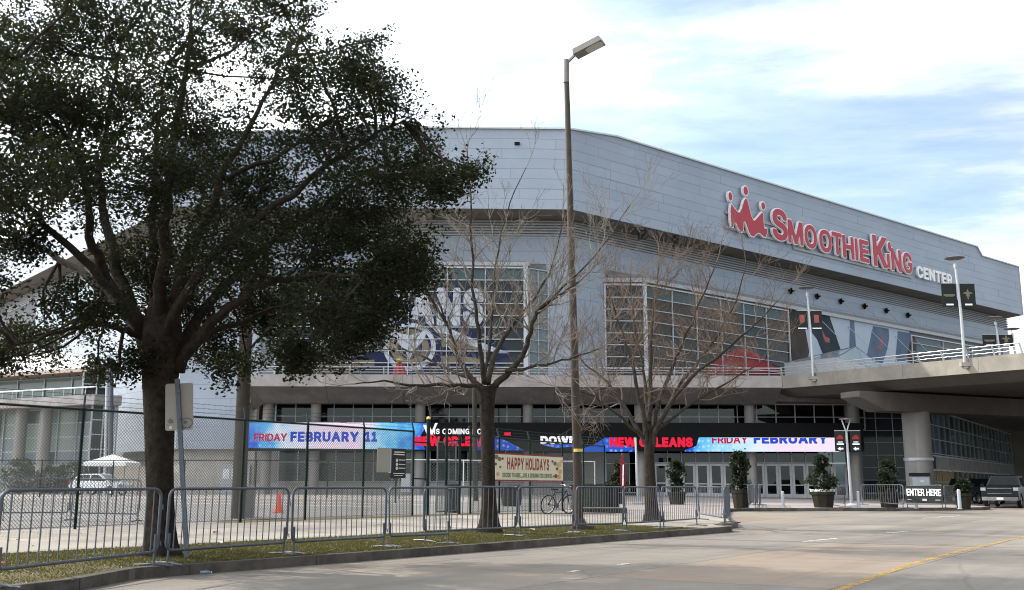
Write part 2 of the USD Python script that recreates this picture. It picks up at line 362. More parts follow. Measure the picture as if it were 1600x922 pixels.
RA0 = math.radians(56)
def conc_mat(name, col, stain, tan, joint_scale=.35, crack=True):
    nodes = {'g': ('geometry', {}), 'o': ('object_info', {}), 'n': ('noise_texture', {'scale': 1.1, 'detail': 8, 'roughness': .65}), 'n2': ('noise_texture', {'scale': .16, 'detail': 6, 'roughness': .65, 'distortion': 1.}), 'n3': ('noise_texture', {'scale': 60, 'detail': 3}),
             'r': ('rgb_ramp', {'ramp': [(.25, tuple(np.array(col) * .86)), (.75, tuple(np.array(col) * 1.12))]}), 'r2': ('rgb_ramp', {'ramp': [(.42, (0, 0, 0)), (.66, (1, 1, 1))]}),
             'm': ('mix_color', {'b': stain}), 'r3': ('rgb_ramp', {'ramp': [(.5, (0, 0, 0)), (.72, (.75,) * 3)]}), 'mp': ('mapping', {'location': (31, 7, 0), 'scale': (.7, .7, .7)}), 'n4': ('noise_texture', {'scale': .3, 'detail': 6, 'roughness': .7}), 'm2': ('mix_color', {'b': tan}),
             'sp': ('mix_color', {'blend_type': 'overlay', 'fac': .35}), 'v': ('voronoi_texture', {'feature': 'distance_to_edge', 'scale': .16}), 'vn': ('noise_texture', {'scale': 1.2, 'detail': 5}), 'va': ('mix_color', {'blend_type': 'linear_light', 'fac': .18, 'use_clamp': False}),
             'cr': ('rgb_ramp', {'ramp': [(0, (.38,) * 3), (.003, (.6,) * 3), (.007, (1, 1, 1)), (1, (1, 1, 1))]}), 'mc': ('mix_color', {'blend_type': 'multiply', 'fac': .35 if crack else 0.}),
             'rt': ('vector_rotate', {'rotate_type': 'z_axis', 'angle': -RA0}), 'tr': ('mapping', {'scale': (.05, .95, 1)}), 'tn': ('noise_texture', {'scale': 1., 'detail': 4, 'roughness': .55}), 'tt': ('rgb_ramp', {'ramp': [(.33, (.76,) * 3), (.5, (1,) * 3), (.8, (1.05,) * 3)]}), 'tm': ('mix_color', {'blend_type': 'multiply', 'fac': .9 if crack else .25, 'use_clamp': False}), 'ov': ('voronoi_texture', {'scale': .42}), 'orr': ('rgb_ramp', {'ramp': [(0, (.45,) * 3), (.10, (.8,) * 3), (.16, (1,) * 3)]}), 'om': ('mix_color', {'blend_type': 'multiply', 'fac': .7 if crack else .2}),
             'h': ('hsv', {}), 'hm': ('map_range', {'from_min': 0., 'from_max': 1., 'to_min': .88, 'to_max': 1.1}),
             'p': ('principled_bsdf', {'roughness': .82, 'specular_ior_level': .35}), 'b': ('bump', {'strength': .25, 'distance': .01})}
    return usdkit.material(stage, f'{L_}/{name}', nodes, [('g.position', 'n.vector'), ('g.position', 'n2.vector'), ('g.position', 'n3.vector'), ('n.fac', 'r.fac'), ('n2.fac', 'r2.fac'), ('r2.color', 'm.fac'), ('r.color', 'm.a'),
        ('g.position', 'mp.vector'), ('mp.vector', 'n4.vector'), ('n4.fac', 'r3.fac'), ('r3.color', 'm2.fac'), ('m.result', 'm2.a'), ('m2.result', 'sp.a'), ('n3.color', 'sp.b'),
        ('g.position', 'vn.vector'), ('g.position', 'va.a'), ('vn.color', 'va.b'), ('va.result', 'v.vector'), ('v.distance', 'cr.fac'), ('sp.result', 'mc.a'), ('cr.color', 'mc.b'),
        ('o.random', 'hm.value'), ('hm.result', 'h.value'), ('g.position', 'rt.vector'), ('rt.vector', 'tr.vector'), ('tr.vector', 'tn.vector'), ('tn.fac', 'tt.fac'), ('mc.result', 'tm.a'), ('tt.color', 'tm.b'), ('va.result', 'ov.vector'), ('ov.distance', 'orr.fac'), ('tm.result', 'om.a'), ('orr.color', 'om.b'), ('om.result', 'h.color'), ('h.color', 'p.base_color'), ('n3.fac', 'b.height'), ('b.normal', 'p.normal')], surface='p.BSDF')
K['road'] = conc_mat('road_concrete', (.19, .172, .148), (.135, .124, .11), (.215, .168, .122))
K['road_tan'] = conc_mat('road_concrete_tan', (.215, .172, .132), (.155, .134, .112), (.23, .168, .118))
K['side'] = conc_mat('sidewalk_concrete', (.285, .26, .222), (.215, .196, .168), (.27, .23, .178))
K['joint'] = pm('joint_filler', (.10, .095, .085), .95)
K['lot'] = pm('lot_asphalt', (.17, .165, .16), .9, 0, .15, 2, .2, 60, grime=(.13, .125, .12), gscale=.3, spec=.12)
K['grass'] = pm('turf_ground', (.108, .086, .047), .95, 0, .3, 4, .6, 40, grime=(.062, .062, .028), gscale=.7, spec=.12)
K['paver'] = usdkit.material(stage, L_ + '/plaza_pavers', {'g': ('geometry', {}), 'br': ('brick_texture', {'color1': (.23, .20, .19), 'color2': (.28, .25, .235), 'mortar': (.16, .15, .14), 'scale': 1., 'brick_width': .4, 'row_height': .2, 'mortar_size': .012, 'bias': .1}),
    'n': ('noise_texture', {'scale': .5, 'detail': 6}), 'r': ('rgb_ramp', {'ramp': [(.3, (.8,) * 3), (.7, (1.15,) * 3)]}), 'm': ('mix_color', {'blend_type': 'multiply', 'fac': 1., 'use_clamp': False}), 'p': ('principled_bsdf', {'roughness': .8})},
    [('g.position', 'br.vector'), ('g.position', 'n.vector'), ('n.fac', 'r.fac'), ('br.color', 'm.a'), ('r.color', 'm.b'), ('m.result', 'p.base_color')], surface='p.BSDF')
K['earth'] = pm('earth', (.16, .15, .12), .95, 0, .2, .1)

gm = MB(); gm.add([[-900, -900, -.35], [900, -900, -.35], [900, 1600, -.35], [-900, 1600, -.35]], [[0, 1, 2, 3]])
single('ground', gm, K['earth'], kind='structure')
road = thing('road', None, None, kind='structure')
rb = MB(); rb.add([[-60, -50, -.012], [170, -50, -.012], [170, 170, -.012], [-60, 170, -.012]], [[0, 1, 2, 3]])
part(road, 'road_bed', rb, K['joint'])
RA = math.radians(90 - 34.0); ru = np.array([math.cos(RA), math.sin(RA)]); rv = np.array([ru[1], -ru[0]])
R0 = np.array([4.15, 13.4])                 # a point on the yellow line
kerb_out = RAISED.buffer(.02)
n_slab = 0
far_road = []
for iv in range(-7, 9):
    for iu in range(-5, 16):
        a0, a1 = iu * 5.4 + (0 if iv % 2 else .0), iu * 5.4 + 5.4; b0, b1 = iv * 3.35 - .12, iv * 3.35 + 3.23
        c = [R0 + ru * a + rv * b for a, b in ((a0 + .008, b0 + .008), (a1 - .008, b0 + .008), (a1 - .008, b1 - .008), (a0 + .008, b1 - .008))]
        q = Polygon(c).difference(kerb_out)
        if q.is_empty or q.area < .2: continue
        mid = q.centroid
        if mid.y < 1 or mid.y > 75 or abs(mid.x) > mid.y * .56 + 5:
            far_road.append(q); continue
        mb = MB()
        mb.flat(q, -.011, 0.0); part(road, 'slab', mb, K['road_tan'] if (iu * 5 + iv * 11) % 13 in (2, 7) else K['road'])
mb = MB()
for q in far_road: mb.flat(q, -.011, 0.)
part(road, 'outer_slabs', mb, K['road'], kind='stuff')

def ribbon(pts, w, z):
    pts = np.asarray(pts, float); d = np.gradient(pts, axis=0); d /= np.linalg.norm(d, axis=1, keepdims=True); nn = np.stack([-d[:, 1], d[:, 0]], 1)
    v = np.vstack([np.column_stack([pts + nn * w / 2, np.full(len(pts), z)]), np.column_stack([pts - nn * w / 2, np.full(len(pts), z)])]); n = len(pts); i = np.arange(n - 1)
    return v, np.stack([i + n, i + n + 1, i + 1, i], 1)
def wornpaint(name, col, under, thr=.46):
    return usdkit.material(stage, f'{L_}/{name}', {'g': ('geometry', {}), 'n': ('noise_texture', {'scale': 7, 'detail': 8, 'roughness': .75}), 'r': ('rgb_ramp', {'ramp': [(thr - .05, (0, 0, 0)), (thr + .07, (1, 1, 1))]}),
        'p': ('principled_bsdf', {'base_color': col, 'roughness': .7}), 't': ('transparent_bsdf', {}), 'm': ('mix_closure', {})}, [('g.position', 'n.vector'), ('n.fac', 'r.fac'), ('r.color', 'm.fac'), ('t.BSDF', 'm.closure1'), ('p.BSDF', 'm.closure2')], surface='m.closure')
K['yline'] = wornpaint('worn_yellow_paint', (.36, .22, .04), None, .47)
K['wline'] = wornpaint('worn_white_paint', (.72, .72, .70), None, .5)
yl = [rp(*p)[:2] for p in [(1190, 955), (1310, 922), (1425, 881), (1510, 859), (1600, 839), (1690, 820)]]
mb = MB(); mb.add(*ribbon(yl, .13, .004)); part(road, 'yellow_line', mb, K['yline'])
for a, b in (((1252, 847), (1308, 841)), ((889, 894), (902, 891.5)), ((968, 882.5), (982, 880.5)), ((1440, 810), (1500, 806)), ((1386, 833), (1420, 830))):
    mb = MB(); mb.add(*ribbon([rp(*a)[:2], rp(*b)[:2]], .11, .004)); part(road, 'white_dash', mb, K['wline'])

island = LineString(KERB[:11])
kerbp = RAISED.intersection(KL.buffer(.17, cap_style=2))
from shapely.ops import substring
kerb_t = thing('kerb', None, None, kind='structure')
def face(line, z_drop=-.1, inset=0.):
    d = np.array([[*line.interpolate(t).coords[0]] for t in np.linspace(0, line.length, max(2, int(line.length / .4)))]); zt = G(d[:, 0], d[:, 1]) + .012; n = len(d); i = np.arange(n - 1)
    return np.vstack([np.column_stack([d, zt]), np.column_stack([d, np.full(n, z_drop)])]), np.stack([i + n, i + n + 1, i + 1, i], 1)[:, ::-1]
bed = RAISED.intersection(KL.buffer(.17, cap_style=2)).difference(KL.buffer(.012))
kb = MB().add(*sheet(bed, 3., -.02).arrays()).add(*face(KL.parallel_offset(.012, 'left')))
part(kerb_t, 'kerb_bed', kb, K['joint'])
for a in np.arange(0, KL.length - .1, 2.45):
    ln = substring(KL, a + .008, min(a + 2.442, KL.length)); q = ln.buffer(.17, cap_style=2).intersection(RAISED)
    dz = rnd.uniform(-.006, .006); v, f = face(ln); v[:len(v) // 2, 2] += dz
    part(kerb_t, 'kerb_stone', MB().add(*sheet(q, 3., .012 + dz).arrays()).add(v, f), K['stain'])

left = Polygon([(-60, -20), tuple(TIP + KD * .2 + KN * -3), tuple(TIP + KN * 30), (-60, 80)])
pad = Polygon([tuple(K0 + KD * 17.3 - KN), tuple(TIP + KD * 3 - KN), tuple(TIP + KD * 3 + KN * 6), tuple(K0 + KD * 16.6 + KN * 6)])
band = lambda s: RAISED.intersection(island.buffer(s, cap_style=1, join_style=1))
grassp = band(3.7).difference(kerbp).difference(pad)
single('turf', sheet(grassp, 1.5, 0.), K['grass'], kind='structure')
sidep = band(9.7).difference(band(3.7)).union(band(3.7).intersection(pad)).difference(kerbp)
sw = thing('sidewalk', None, None, kind='structure')
part(sw, 'sidewalk_bed', sheet(sidep, 2., -.006), K['joint'])
for it in range(-10, 24):
    for js in range(-2, 6):
        a0, a1, b0, b1 = it * 1.55, it * 1.55 + 1.55, 0.2 + js * 1.94, 0.2 + js * 1.94 + 1.94
        q = Polygon([tuple(K0 + KD * a + KN * b) for a, b in ((a0 + .006, b0 + .006), (a1 - .006, b0 + .006), (a1 - .006, b1 - .006), (a0 + .006, b1 - .006))]).intersection(sidep)
        if q.is_empty or q.area < .05: continue
        part(sw, 'slab', sheet(q, 1., rnd.uniform(0, .003)), K['side'])
rest = RAISED.difference(kerbp).difference(band(9.7))
lotp = rest.intersection(Polygon([(-160, -6), (-3.5, 20), (2.0, 43), (3.5, 55), (3.5, 57.5), (-160, 57.5)]))
stripp = rest.intersection(sbox(-160, 57.5, 3.5, 60.5))
verge = rest.intersection(island.buffer(10.9).difference(island.buffer(9.7))).intersection(Polygon([(-8, 28), (30, 28), (30, 70), (-8, 70)])).intersection(sbox(-9, 28, 4, 46))
single('parking_lot', sheet(lotp.difference(verge), 4.), K['lot'], kind='structure')
single('far_footway', sheet(stripp, 4.), K['side'], kind='structure')
single('verge', sheet(verge, 1.5), K['grass'], kind='structure')
single('plaza', sheet(rest.difference(lotp).difference(stripp).difference(verge).intersection(sbox(-160, -10, 75, 140)), 4.), K['paver'], kind='structure')
# white bay lines on the lot
for yy, xa, xb in ((50.5, -20, -3), (45, -19, -6)):
    mb = MB(); X = np.linspace(xa, xb, 12); v, f = ribbon(np.column_stack([X, np.full(12, yy)]), .25, 0); v[:, 2] = G(v[:, 0], v[:, 1]) + .006; mb.add(v, f)
    single('bay_line', mb, K['white'], kind='structure')

# grass blades: nobody could count them
def blades(n, poly, hmin, hmax, w):
    x0, y0, x1, y1 = poly.bounds
    from shapely import contains_xy
    P = np.column_stack([rng.uniform(x0, x1, n * 6), rng.uniform(y0, y1, n * 6)]); P = P[contains_xy(poly, P[:, 0], P[:, 1])]
    d = meshkit.fbm(np.column_stack([P * .55, np.zeros(len(P))]), 3, 5); P = P[d + .06 * np.clip((P[:, 0] + 5) / 4, -1.2, .6) > rng.uniform(.1, .6, len(P))][:n]
    return P
gp_area = grassp.intersection(sbox(-14, 8, 10, 34))
P = blades(150000, gp_area, 0, 0, 0); n = len(P)
z = G(P[:, 0], P[:, 1]); h = rng.uniform(.010, .036, n) * np.where(rng.random(n) < .06, 1.6, 1); a = rng.uniform(0, 6.283, n); w = rng.uniform(.005, .011, n)
lean = rng.normal(0, .6, (n, 2)) * h[:, None]
b0 = np.column_stack([P + np.column_stack([np.cos(a), np.sin(a)]) * w[:, None], z]); b1 = np.column_stack([P - np.column_stack([np.cos(a), np.sin(a)]) * w[:, None], z]); tp = np.column_stack([P + lean, z + h])
single('grass', (np.stack([b0, b1, tp], 1).reshape(-1, 3), np.arange(3 * n).reshape(-1, 3)), K['grassb'], 'short worn green and straw coloured grass on the kerbside strip', 'grass', kind='stuff')
P = blades(9000, gp_area.union(sidep.intersection(sbox(-14, 8, 8, 34))), 0, 0, 0)[:1500]; P = P[(rng.random(len(P)) < .12) | contains_xy(gp_area, P[:, 0], P[:, 1])]; n = len(P); z = G(P[:, 0], P[:, 1]) + .018
a = rng.uniform(0, 6.283, n); l = rng.uniform(.02, .05, n); dx = np.column_stack([np.cos(a), np.sin(a)]) * l[:, None]; dy = np.column_stack([-np.sin(a), np.cos(a)]) * l[:, None] * .45
q = np.stack([np.column_stack([P - dx, z]), np.column_stack([P + dy, z + .012]), np.column_stack([P + dx, z + rng.uniform(0, .03, n)]), np.column_stack([P - dy, z + .004])], 1).reshape(-1, 3)
f = np.arange(4 * n).reshape(-1, 4); single('fallen_leaves', (q, np.vstack([f[:, [0, 1, 2]], f[:, [0, 2, 3]]])), K['deadleaf'], 'scattered brown fallen leaves on the grass strip and sidewalk', 'leaves', kind='stuff')

# ------------------------------------------------------------------ lettering
_tc = {}
def glyph(c, bold):
    if (c, bold) not in _tc:
        if c == 'I': _tc[c, bold] = sbox(0, 0, .235 if bold else .13, 1.)
        else:
            m = meshkit.text_mesh(c, 1.0, .1, bold); t = m.triangles[m.face_normals[:, 2] < -.5][:, :, :2]
            g = union_all([Polygon(x) for x in t]).buffer(.004).buffer(-.004)
            if bold: g = g.buffer(.028, join_style=2)
            a, b, _, d = g.bounds; k = 1. / (d - b) if c.isalnum() else 1.
            _tc[c, bold] = affinity.translate(affinity.scale(g, k, k, origin=(a, b)), -a, -b if c.isalnum() else 0)
    return _tc[c, bold]
def tshape(text, bold=False):
    x, out = 0., []
    for c in text:
        if c == ' ': x += .36; continue
        g = glyph(c, bold); out.append(affinity.translate(g, x, 0)); x += g.bounds[2] + (.15 if bold else .17)
    return unary_union(out)
def fit(shape, s0, s1, z0, z1, shear=0.):
    a, b, c, d = shape.bounds; kx, kz = (s1 - s0) / (c - a), (z1 - z0) / (d - b)
    return affinity.affine_transform(shape, [kx, 0, 0, kz, s0 - a * kx, z0 - b * kz])

# ------------------------------------------------------------------ the arena
AU = np.array([1, .03]) / math.hypot(1, .03)
wallA = Wall((0, 85.6), AU)                                    # set-back wall behind the terrace
volA = Wall((0, 82.2), AU)                                     # the overhanging upper volume
Bd = np.array([.765, .644]); Cd = np.array([.652, -.758])
cB = np.array([4.9, 82.35]); cC = np.array([-27.9, 81.36])
volB = Wall(cB, Bd); volC = Wall(cC - Cd * 75, Cd)
wB = np.array([5.0, 85.75]); wallB = Wall(wB, Bd)
wC = np.array([-27.5, 84.78]); wallC = Wall(wC - Cd * 75, Cd)
LB = 83.5
ZS = 23.8
arena = thing('arena', 'large pale grey metal clad sports arena with overhanging upper storey and red lettering', 'arena', (0, 84, 0))
# bodies
rear = [(60, 200), (-90, 200)]
endB = cB + Bd * LB; endBw = wB + Bd * 82
up = Polygon([tuple(cC), tuple(cB), tuple(endB), (endB[0] - 10, endB[1] + 30), (40, 215), (-95, 215), tuple(cC - Cd * 75)])
lo = Polygon([tuple(wC), tuple(wB), tuple(endBw), (endBw[0] - 10, endBw[1] + 26), (40, 212), (-92, 212), tuple(wC - Cd * 75)])
b_ = MB(); b_.flat(lo, 8.0, ZS); part(arena, 'wall_core', b_, K['clad_back'], world=True)
TA = [(volA.s(238, 215), 29.7), (volA.s(345, 216), 30.1), (volA.s(600, 203), 30.75), (volA.s(893, 202), 30.75)]
sA0 = (np.append(cC, 0) - volA.p) @ volA.u; sA1 = (np.append(cB, 0) - volA.p) @ volA.u
regA = Polygon([(sA0, ZS), (sA1, ZS), (sA1, 30.75), (volA.s(600, 203), 30.75), (volA.s(345, 216), 30.1), (sA0, 29.6)])
s962 = volB.s(962, 212); s1525 = volB.s(1525, 383); s1532 = s1525 + 1.2
regB = Polygon([(0, ZS), (LB, ZS), (LB, 30.4), (s1532, 30.4), (s1525, 31.45), (s962, 31.35), (0, 30.75)])
regC = Polygon([(0, ZS), (75, ZS), (75, 29.6), (0, 29.0)])
b_ = MB(); b_.flat(up, ZS, 29.0); part(arena, 'upper_core', b_, K['clad_back'], world=True)
b_ = MB(); b_.flat(up.buffer(-.05), ZS - .02, ZS - .004); part(arena, 'soffit', b_, K['soffit'], world=True)
for W, rg, nm in ((volA, regA, 'upper_backing'), (volB, regB, 'upper_backing'), (volC, regC, 'upper_backing')):
    b_ = MB(); b_.poly(W, rg, -.5, .0); part(arena, nm, b_, K['clad_back'], world=True)
rf = MB()                                    # low roof behind the parapet, rising to a shallow ridge
ring = np.array([[*cC, 29.4], [*cB, 30.6], [*endB, 30.3], [40, 215, 30], [-95, 215, 29], [*(cC - Cd * 75), 29.0]]); inr = np.array([[-14, 100, 34.2], [3, 104, 33.3], [44, 140, 31.5], [35, 190, 31], [-50, 190, 31], [-60, 140, 32]])
rf.add(np.vstack([ring, inr, [[0, 150, 34]]]), [[i, (i + 1) % 6, 6 + (i + 1) % 6] for i in range(6)] + [[i, 6 + (i + 1) % 6, 6 + i] for i in range(6)] + [[6 + i, 6 + (i + 1) % 6, 12] for i in range(6)])
part(arena, 'roof', rf, K['roof'], world=True)

def clad(W, region, row, length, z0, d=.05, gap=.016, phase=0., name='cladding_panel', cap=240, minw=.15):
    """Staggered metal cladding panels with recessed joints, each a part."""
    x0, y0, x1, y1 = region.bounds; count = 0; extra = MB()
    for r in range(int(math.ceil((y1 - z0) / row))):
        off = (r % 2) * length * .5 + phase + (r * 37 % 5) * .13 * length
        for c in range(int((x1 - x0) / length) + 3):
            a = x0 - length + (off % length) + c * length
            q = sbox(a + gap / 2, z0 + r * row + gap / 2, a + length - gap / 2, z0 + (r + 1) * row - gap / 2).intersection(region)
            for g in getattr(q, 'geoms', [q]):
                if g.geom_type != 'Polygon' or g.area < .05: continue
                g = g.simplify(.001); mb = MB().poly(W, g, .004, d + rnd.uniform(-.008, .008)); part(arena, name, mb, rnd.choice(K['clad']), world=True)
clad(volA, regA, .87, 6.0, ZS)
clad(volB, regB, .87, 6.0, ZS, phase=1.7)
clad(volC, regC.intersection(sbox(15, 0, 75, 40)), 1.74, 7.5, ZS, phase=.6)
for W, a, b, pts in ((volA, 0, 0, [(sA0, 29.6), (volA.s(345, 216), 30.1), (volA.s(600, 203), 30.75), (sA1, 30.75)]), (volB, 0, 0, [(0, 30.75), (s962, 31.35), (s1525, 31.45), (s1532, 30.4), (LB, 30.4)]), (volC, 0, 0, [(0, 29.), (75, 29.6)])):
    t_ = MB()
    for (sa, za), (sb, zb) in zip(pts[:-1], pts[1:]):
        t_.bar(W.pt(sa, za + .06, .02), W.pt(sb, zb + .06, .02), .36, .14)
    part(arena, 'coping', t_, K['trim'], world=True)
e_ = MB(); e_.wbox(volB, LB - .02, LB + .12, ZS, 30.45, -.4, .1); part(arena, 'end_trim', e_, K['trim'], world=True)
# vents and flood lights on the upper volume
s, z = volA.sz(808, 225); part(arena, 'vent', MB().wbox(volA, s - .22, s + .22, z - .12, z + .12, .03, .16), K['black'], world=True)
for px, py in ((1065, 381), (1010, 336)):
    s, z = volB.sz(px, py - 6); q = volB.pt(s, ZS - .5, -.6); part(arena, 'flood_light', MB().box(q - [.35, .3, .45], q + [.35, .3, .35]).box(q - [.08, .08, -.3], q + [.08, .08, .47]), K['blk_plastic'], world=True)

# set-back walls: ribs, panels, windows
aL = (np.append(wC, 0) - wallA.p) @ wallA.u; aR = (np.append(wB, 0) - wallA.p) @ wallA.u
for k in range(6):
    zz = 22.35 + k * .24
    for W, a, b in ((wallA, aL, aR), (wallB, 0, 82), (wallC, 20, 75)):
        part(arena, 'wall_rib', MB().wbox(W, a, b, zz, zz + .12, 0, .16), K['rib'], world=True)
gA0, gA1 = wallA.s(428, 500), wallA.s(826, 500)
sB0 = wallB.s(945, 500)
clad(wallA, Polygon([(aL, 4.2), (aR, 4.2), (aR, 22.3), (aL, 22.3)]).difference(sbox(gA0 - 1.0, 8, gA1 + 1.5, 19.9)).difference(sbox(wallA.s(388, 650), 0, aR + 1, 8.9)), 1.15, 5.5, 8.35 - 4 * 1.15, phase=.8)
clad(wallC, sbox(33, 4.2, 75, 22.3).difference(sbox(30, 0, wallC.s(178, 650), 9)), 1.15, 5.5, 8.35 - 4 * 1.15, phase=.2)
clad(wallB, sbox(0, 8.9, 82, 22.3).difference(sbox(sB0, 8, 80, 20.0)), 1.15, 6., 8.9)
lowb = MB(); lowb.flat(Polygon([tuple(wC + [.3, .5]), (-17, 85.5), (-17, 95), (-60, 150), (-70, 150), tuple(wC - Cd * 60 + [.3, .5])]), .2, 8.2); part(arena, 'ground_wall', lowb, K['wall_low'], world=True)
sd0 = wallA.s(366, 730)
part(arena, 'service_door', MB().wbox(wallA.off(-.3), sd0 - 1.2, sd0 + 1.2, .6, 3.0, -.1, .05), K['frame'], world=True)
for k in (-.7, .0, .75): part(arena, 'notice', MB().wbox(wallA.off(-.3), sd0 + k - .25, sd0 + k + .25, 1.8, 2.6, .05, .07), K['litter'], world=True)

def glazing(W, s0, s1, z0, z1, cols, rows, depth=.14, mw=.1, mats=None, name='window', thick=None, mull=None, pick=None):
    """A glazed wall: the frame is the part; each pane and each mullion is a sub-part."""
    cs = cols if hasattr(cols, '__len__') else np.linspace(s0, s1, cols + 1); rs = rows if hasattr(rows, '__len__') else np.linspace(z0, z1, rows + 1)
    mull = mull or K['mull']; fw = mw * 1.5
    fr = MB().wbox(W, s0 - fw, s1 + fw, z1, z1 + fw, -.05, depth + .03).wbox(W, s0 - fw, s1 + fw, z0 - fw, z0, -.05, depth + .03).wbox(W, s0 - fw, s0, z0, z1, -.05, depth + .03).wbox(W, s1, s1 + fw, z0, z1, -.05, depth + .03)
    g = part(arena, name, fr, mull, world=True)
    for c in cs[1:-1]: part(g, 'mullion', MB().wbox(W, c - mw / 2, c + mw / 2, z0, z1, -.02, depth), mull, world=True)
    for r in rs[1:-1]: part(g, 'transom', MB().wbox(W, s0, s1, r - mw * .4, r + mw * .4, -.02, depth - .02), mull, world=True)
    for i in range(len(cs) - 1):
        for j in range(len(rs) - 1):
            mt = pick(i, j) if pick else rnd.choices(K['gl'], (5, 3, 2))[0]
            part(g, 'pane', MB().wbox(W, cs[i] + .01, cs[i + 1] - .01, rs[j] + .01, rs[j + 1] - .01, -.02 + rnd.uniform(0, .004), .02), mt, world=True)
    return g
# big window on the near front, a projecting bay
bayA = wallA.off(1.3)
a0, a1 = bayA.s(434, 500), bayA.s(818, 500)
bx = MB().wbox(bayA, a0 - .2, a1 + .2, 8.9, 19.9, -1.3, -.06); part(arena, 'bay_body', bx, K['clad_back'], world=True)
vpx = [434, 490, 548.6, 608, 638, 698, 758, 818]
gA = glazing(bayA, a0, a1, 9.2, 19.2, [bayA.s(p, 520) for p in vpx], [9.2 + k * 1.0 for k in range(11)], mw=.085, pick=lambda i, j: K['gl'][1] if j >= 9 else K['gl'][0] if (i * 7 + j * 3) % 5 else K['gl'][2])
part(arena, 'bay_head', MB().wbox(bayA, a0 - .5, a1 + .5, 19.42, 19.75, -1.3, .2), K['rib'], world=True)
sideA = Wall(bayA.pt(a1 + .2, 0)[:2], (np.append(wallA.pt(wallA.s(856, 500), 0)[:2], 0) - bayA.pt(a1 + .2, 0))[:2])
Ls = np.linalg.norm(wallA.pt(wallA.s(856, 500), 0)[:2] - bayA.pt(a1 + .2, 0)[:2])
glazing(sideA, .25, Ls - .1, 9.2, 19.2, 2, 10, mw=.06, pick=lambda i, j: K['gl_blue'], name='bay_side_window')
part(arena, 'bay_post', MB().wbox(bayA, a1, a1 + .38, 9.0, 19.42, -.3, .22), K['mull'], world=True)
# printed emblem and wordmark on the front window
ip = bayA
def PX(*pts): return Polygon([ip.sz(x, y) for x, y in pts])
prints = []
def ell(cx, cy, rx, ry): c = ip.sz(cx, cy); k = abs(ip.s(cx + 1, cy) - ip.s(cx, cy)); return affinity.scale(Point(c).buffer(1, 24), rx * k, ry * k)
wingL = PX((440, 574), (445, 545), (470, 528), (510, 515), (560, 505), (600, 510), (600, 574)); wingR = PX((678, 574), (680, 510), (720, 508), (760, 525), (792, 545), (800, 558), (780, 562), (790, 574))
for sh, mt, d in ((unary_union([wingL, wingR]), 'navy', .022), (PX((448, 572), (452, 548), (500, 536), (585, 530), (585, 540), (500, 550), (470, 560), (500, 566), (585, 562), (585, 572)), 'pgold', .028),
                  (PX((690, 530), (720, 527), (755, 536), (770, 548), (740, 546), (690, 542)), 'pgold', .028), (PX((690, 556), (735, 558), (770, 566), (690, 568)), 'pgold', .028),
                  (PX((664, 508), (700, 512), (740, 530), (780, 546), (796, 552), (776, 552), (736, 540), (698, 522), (664, 518)), 'plight', .032),
                  (PX((612, 508), (575, 512), (535, 528), (495, 540), (495, 533), (535, 518), (575, 504), (612, 500)), 'plight', .032),
                  (ell(640, 542, 49, 44), 'navy', .034), (ell(640, 542, 41, 38).difference(ell(640, 542, 34, 31)), 'plight', .038), (ell(640, 542, 30, 28).difference(ell(640, 542, 20, 19)), 'pgold', .038),
                  (PX((612, 518), (640, 524), (668, 516), (662, 532), (648, 546), (640, 562), (632, 546), (618, 532)), 'plight', .042)):
    part(gA, 'printed_emblem', MB().poly(ip, sh, .021, d + .002), K[mt], world=True)
wd = fit(tshape('PELICANS', True).buffer(.03), *sum(zip(ip.sz(476, 508), ip.sz(757, 450)), ())[:2], ip.sz(476, 508)[1], ip.sz(757, 450)[1])
part(gA, 'printed_word_outline', MB().poly(ip, wd.buffer(.22), .021, .027), K['navy'], world=True)
part(gA, 'printed_word', MB().poly(ip, wd, .028, .033), K['plight'], world=True)

# long window on the receding side
P945 = wallB.pt(sB0, 0)[:2]; P1008 = np.array([px_at(1008, P945[1] + .1, 500), P945[1] + .1])
retB = Wall(P945, P1008 - P945); Lr = np.linalg.norm(P1008 - P945)
faceB = Wall(P1008, Bd); f1, f2, f3 = faceB.s(1232, 540), faceB.s(1424, 570), faceB.s(1560, 560)
bodyB = Polygon([tuple(P945), tuple(P1008), tuple(faceB.pt(f3, 0)[:2]), tuple(wallB.pt(78, 0)[:2])]).buffer(-.12, join_style=2)
part(arena, 'side_bay_body', MB().flat(bodyB, 8.9, 19.6), K['clad_back'], world=True)
rowsB = [9.1 + k * 1.05 for k in range(10)]
glazing(retB, .1, Lr - .12, 9.1, 18.55, 1, rowsB, mw=.1, pick=lambda i, j: K['gl'][0])
fb = [.12] + [faceB.s(p, 540) for p in (1051, 1089, 1127, 1163, 1198)] + [f1]
glazing(faceB, .12, f1, 9.1, 18.55, fb, rowsB, mw=.08, pick=lambda i, j: K['gl'][1] if j == 8 else K['gl'][2] if (j > 2 or i < 3) and not (i in (2, 3, 4) and j in (4, 5, 6) and (i + j) % 3) else K['gl'][0])
part(arena, 'bay_corner_post', MB().obox([*P1008, 13.9], [.16, 0, 0], [0, .16, 0], [0, 0, 4.95]), K['mull'], world=True)
rp_ = [faceB.sz(x, y) for x, y in ((1102, 585), (1115, 568), (1130, 556), (1152, 545), (1175, 547), (1195, 560), (1222, 585))]
gB2 = group_part(arena, 'window_print')
part(gB2, 'printed_red_arch', MB().poly(faceB, Polygon(rp_), .03, .034), K['red'], world=True)
part(arena, 'mural_panel', MB().wbox(faceB, f1 + .25, f2, 9, 19.0, -.3, .03), K['mural_wall'], world=True)
mo = lambda x, y: faceB.sz(1210 + x / 5.926, 450 + y / 5.926)
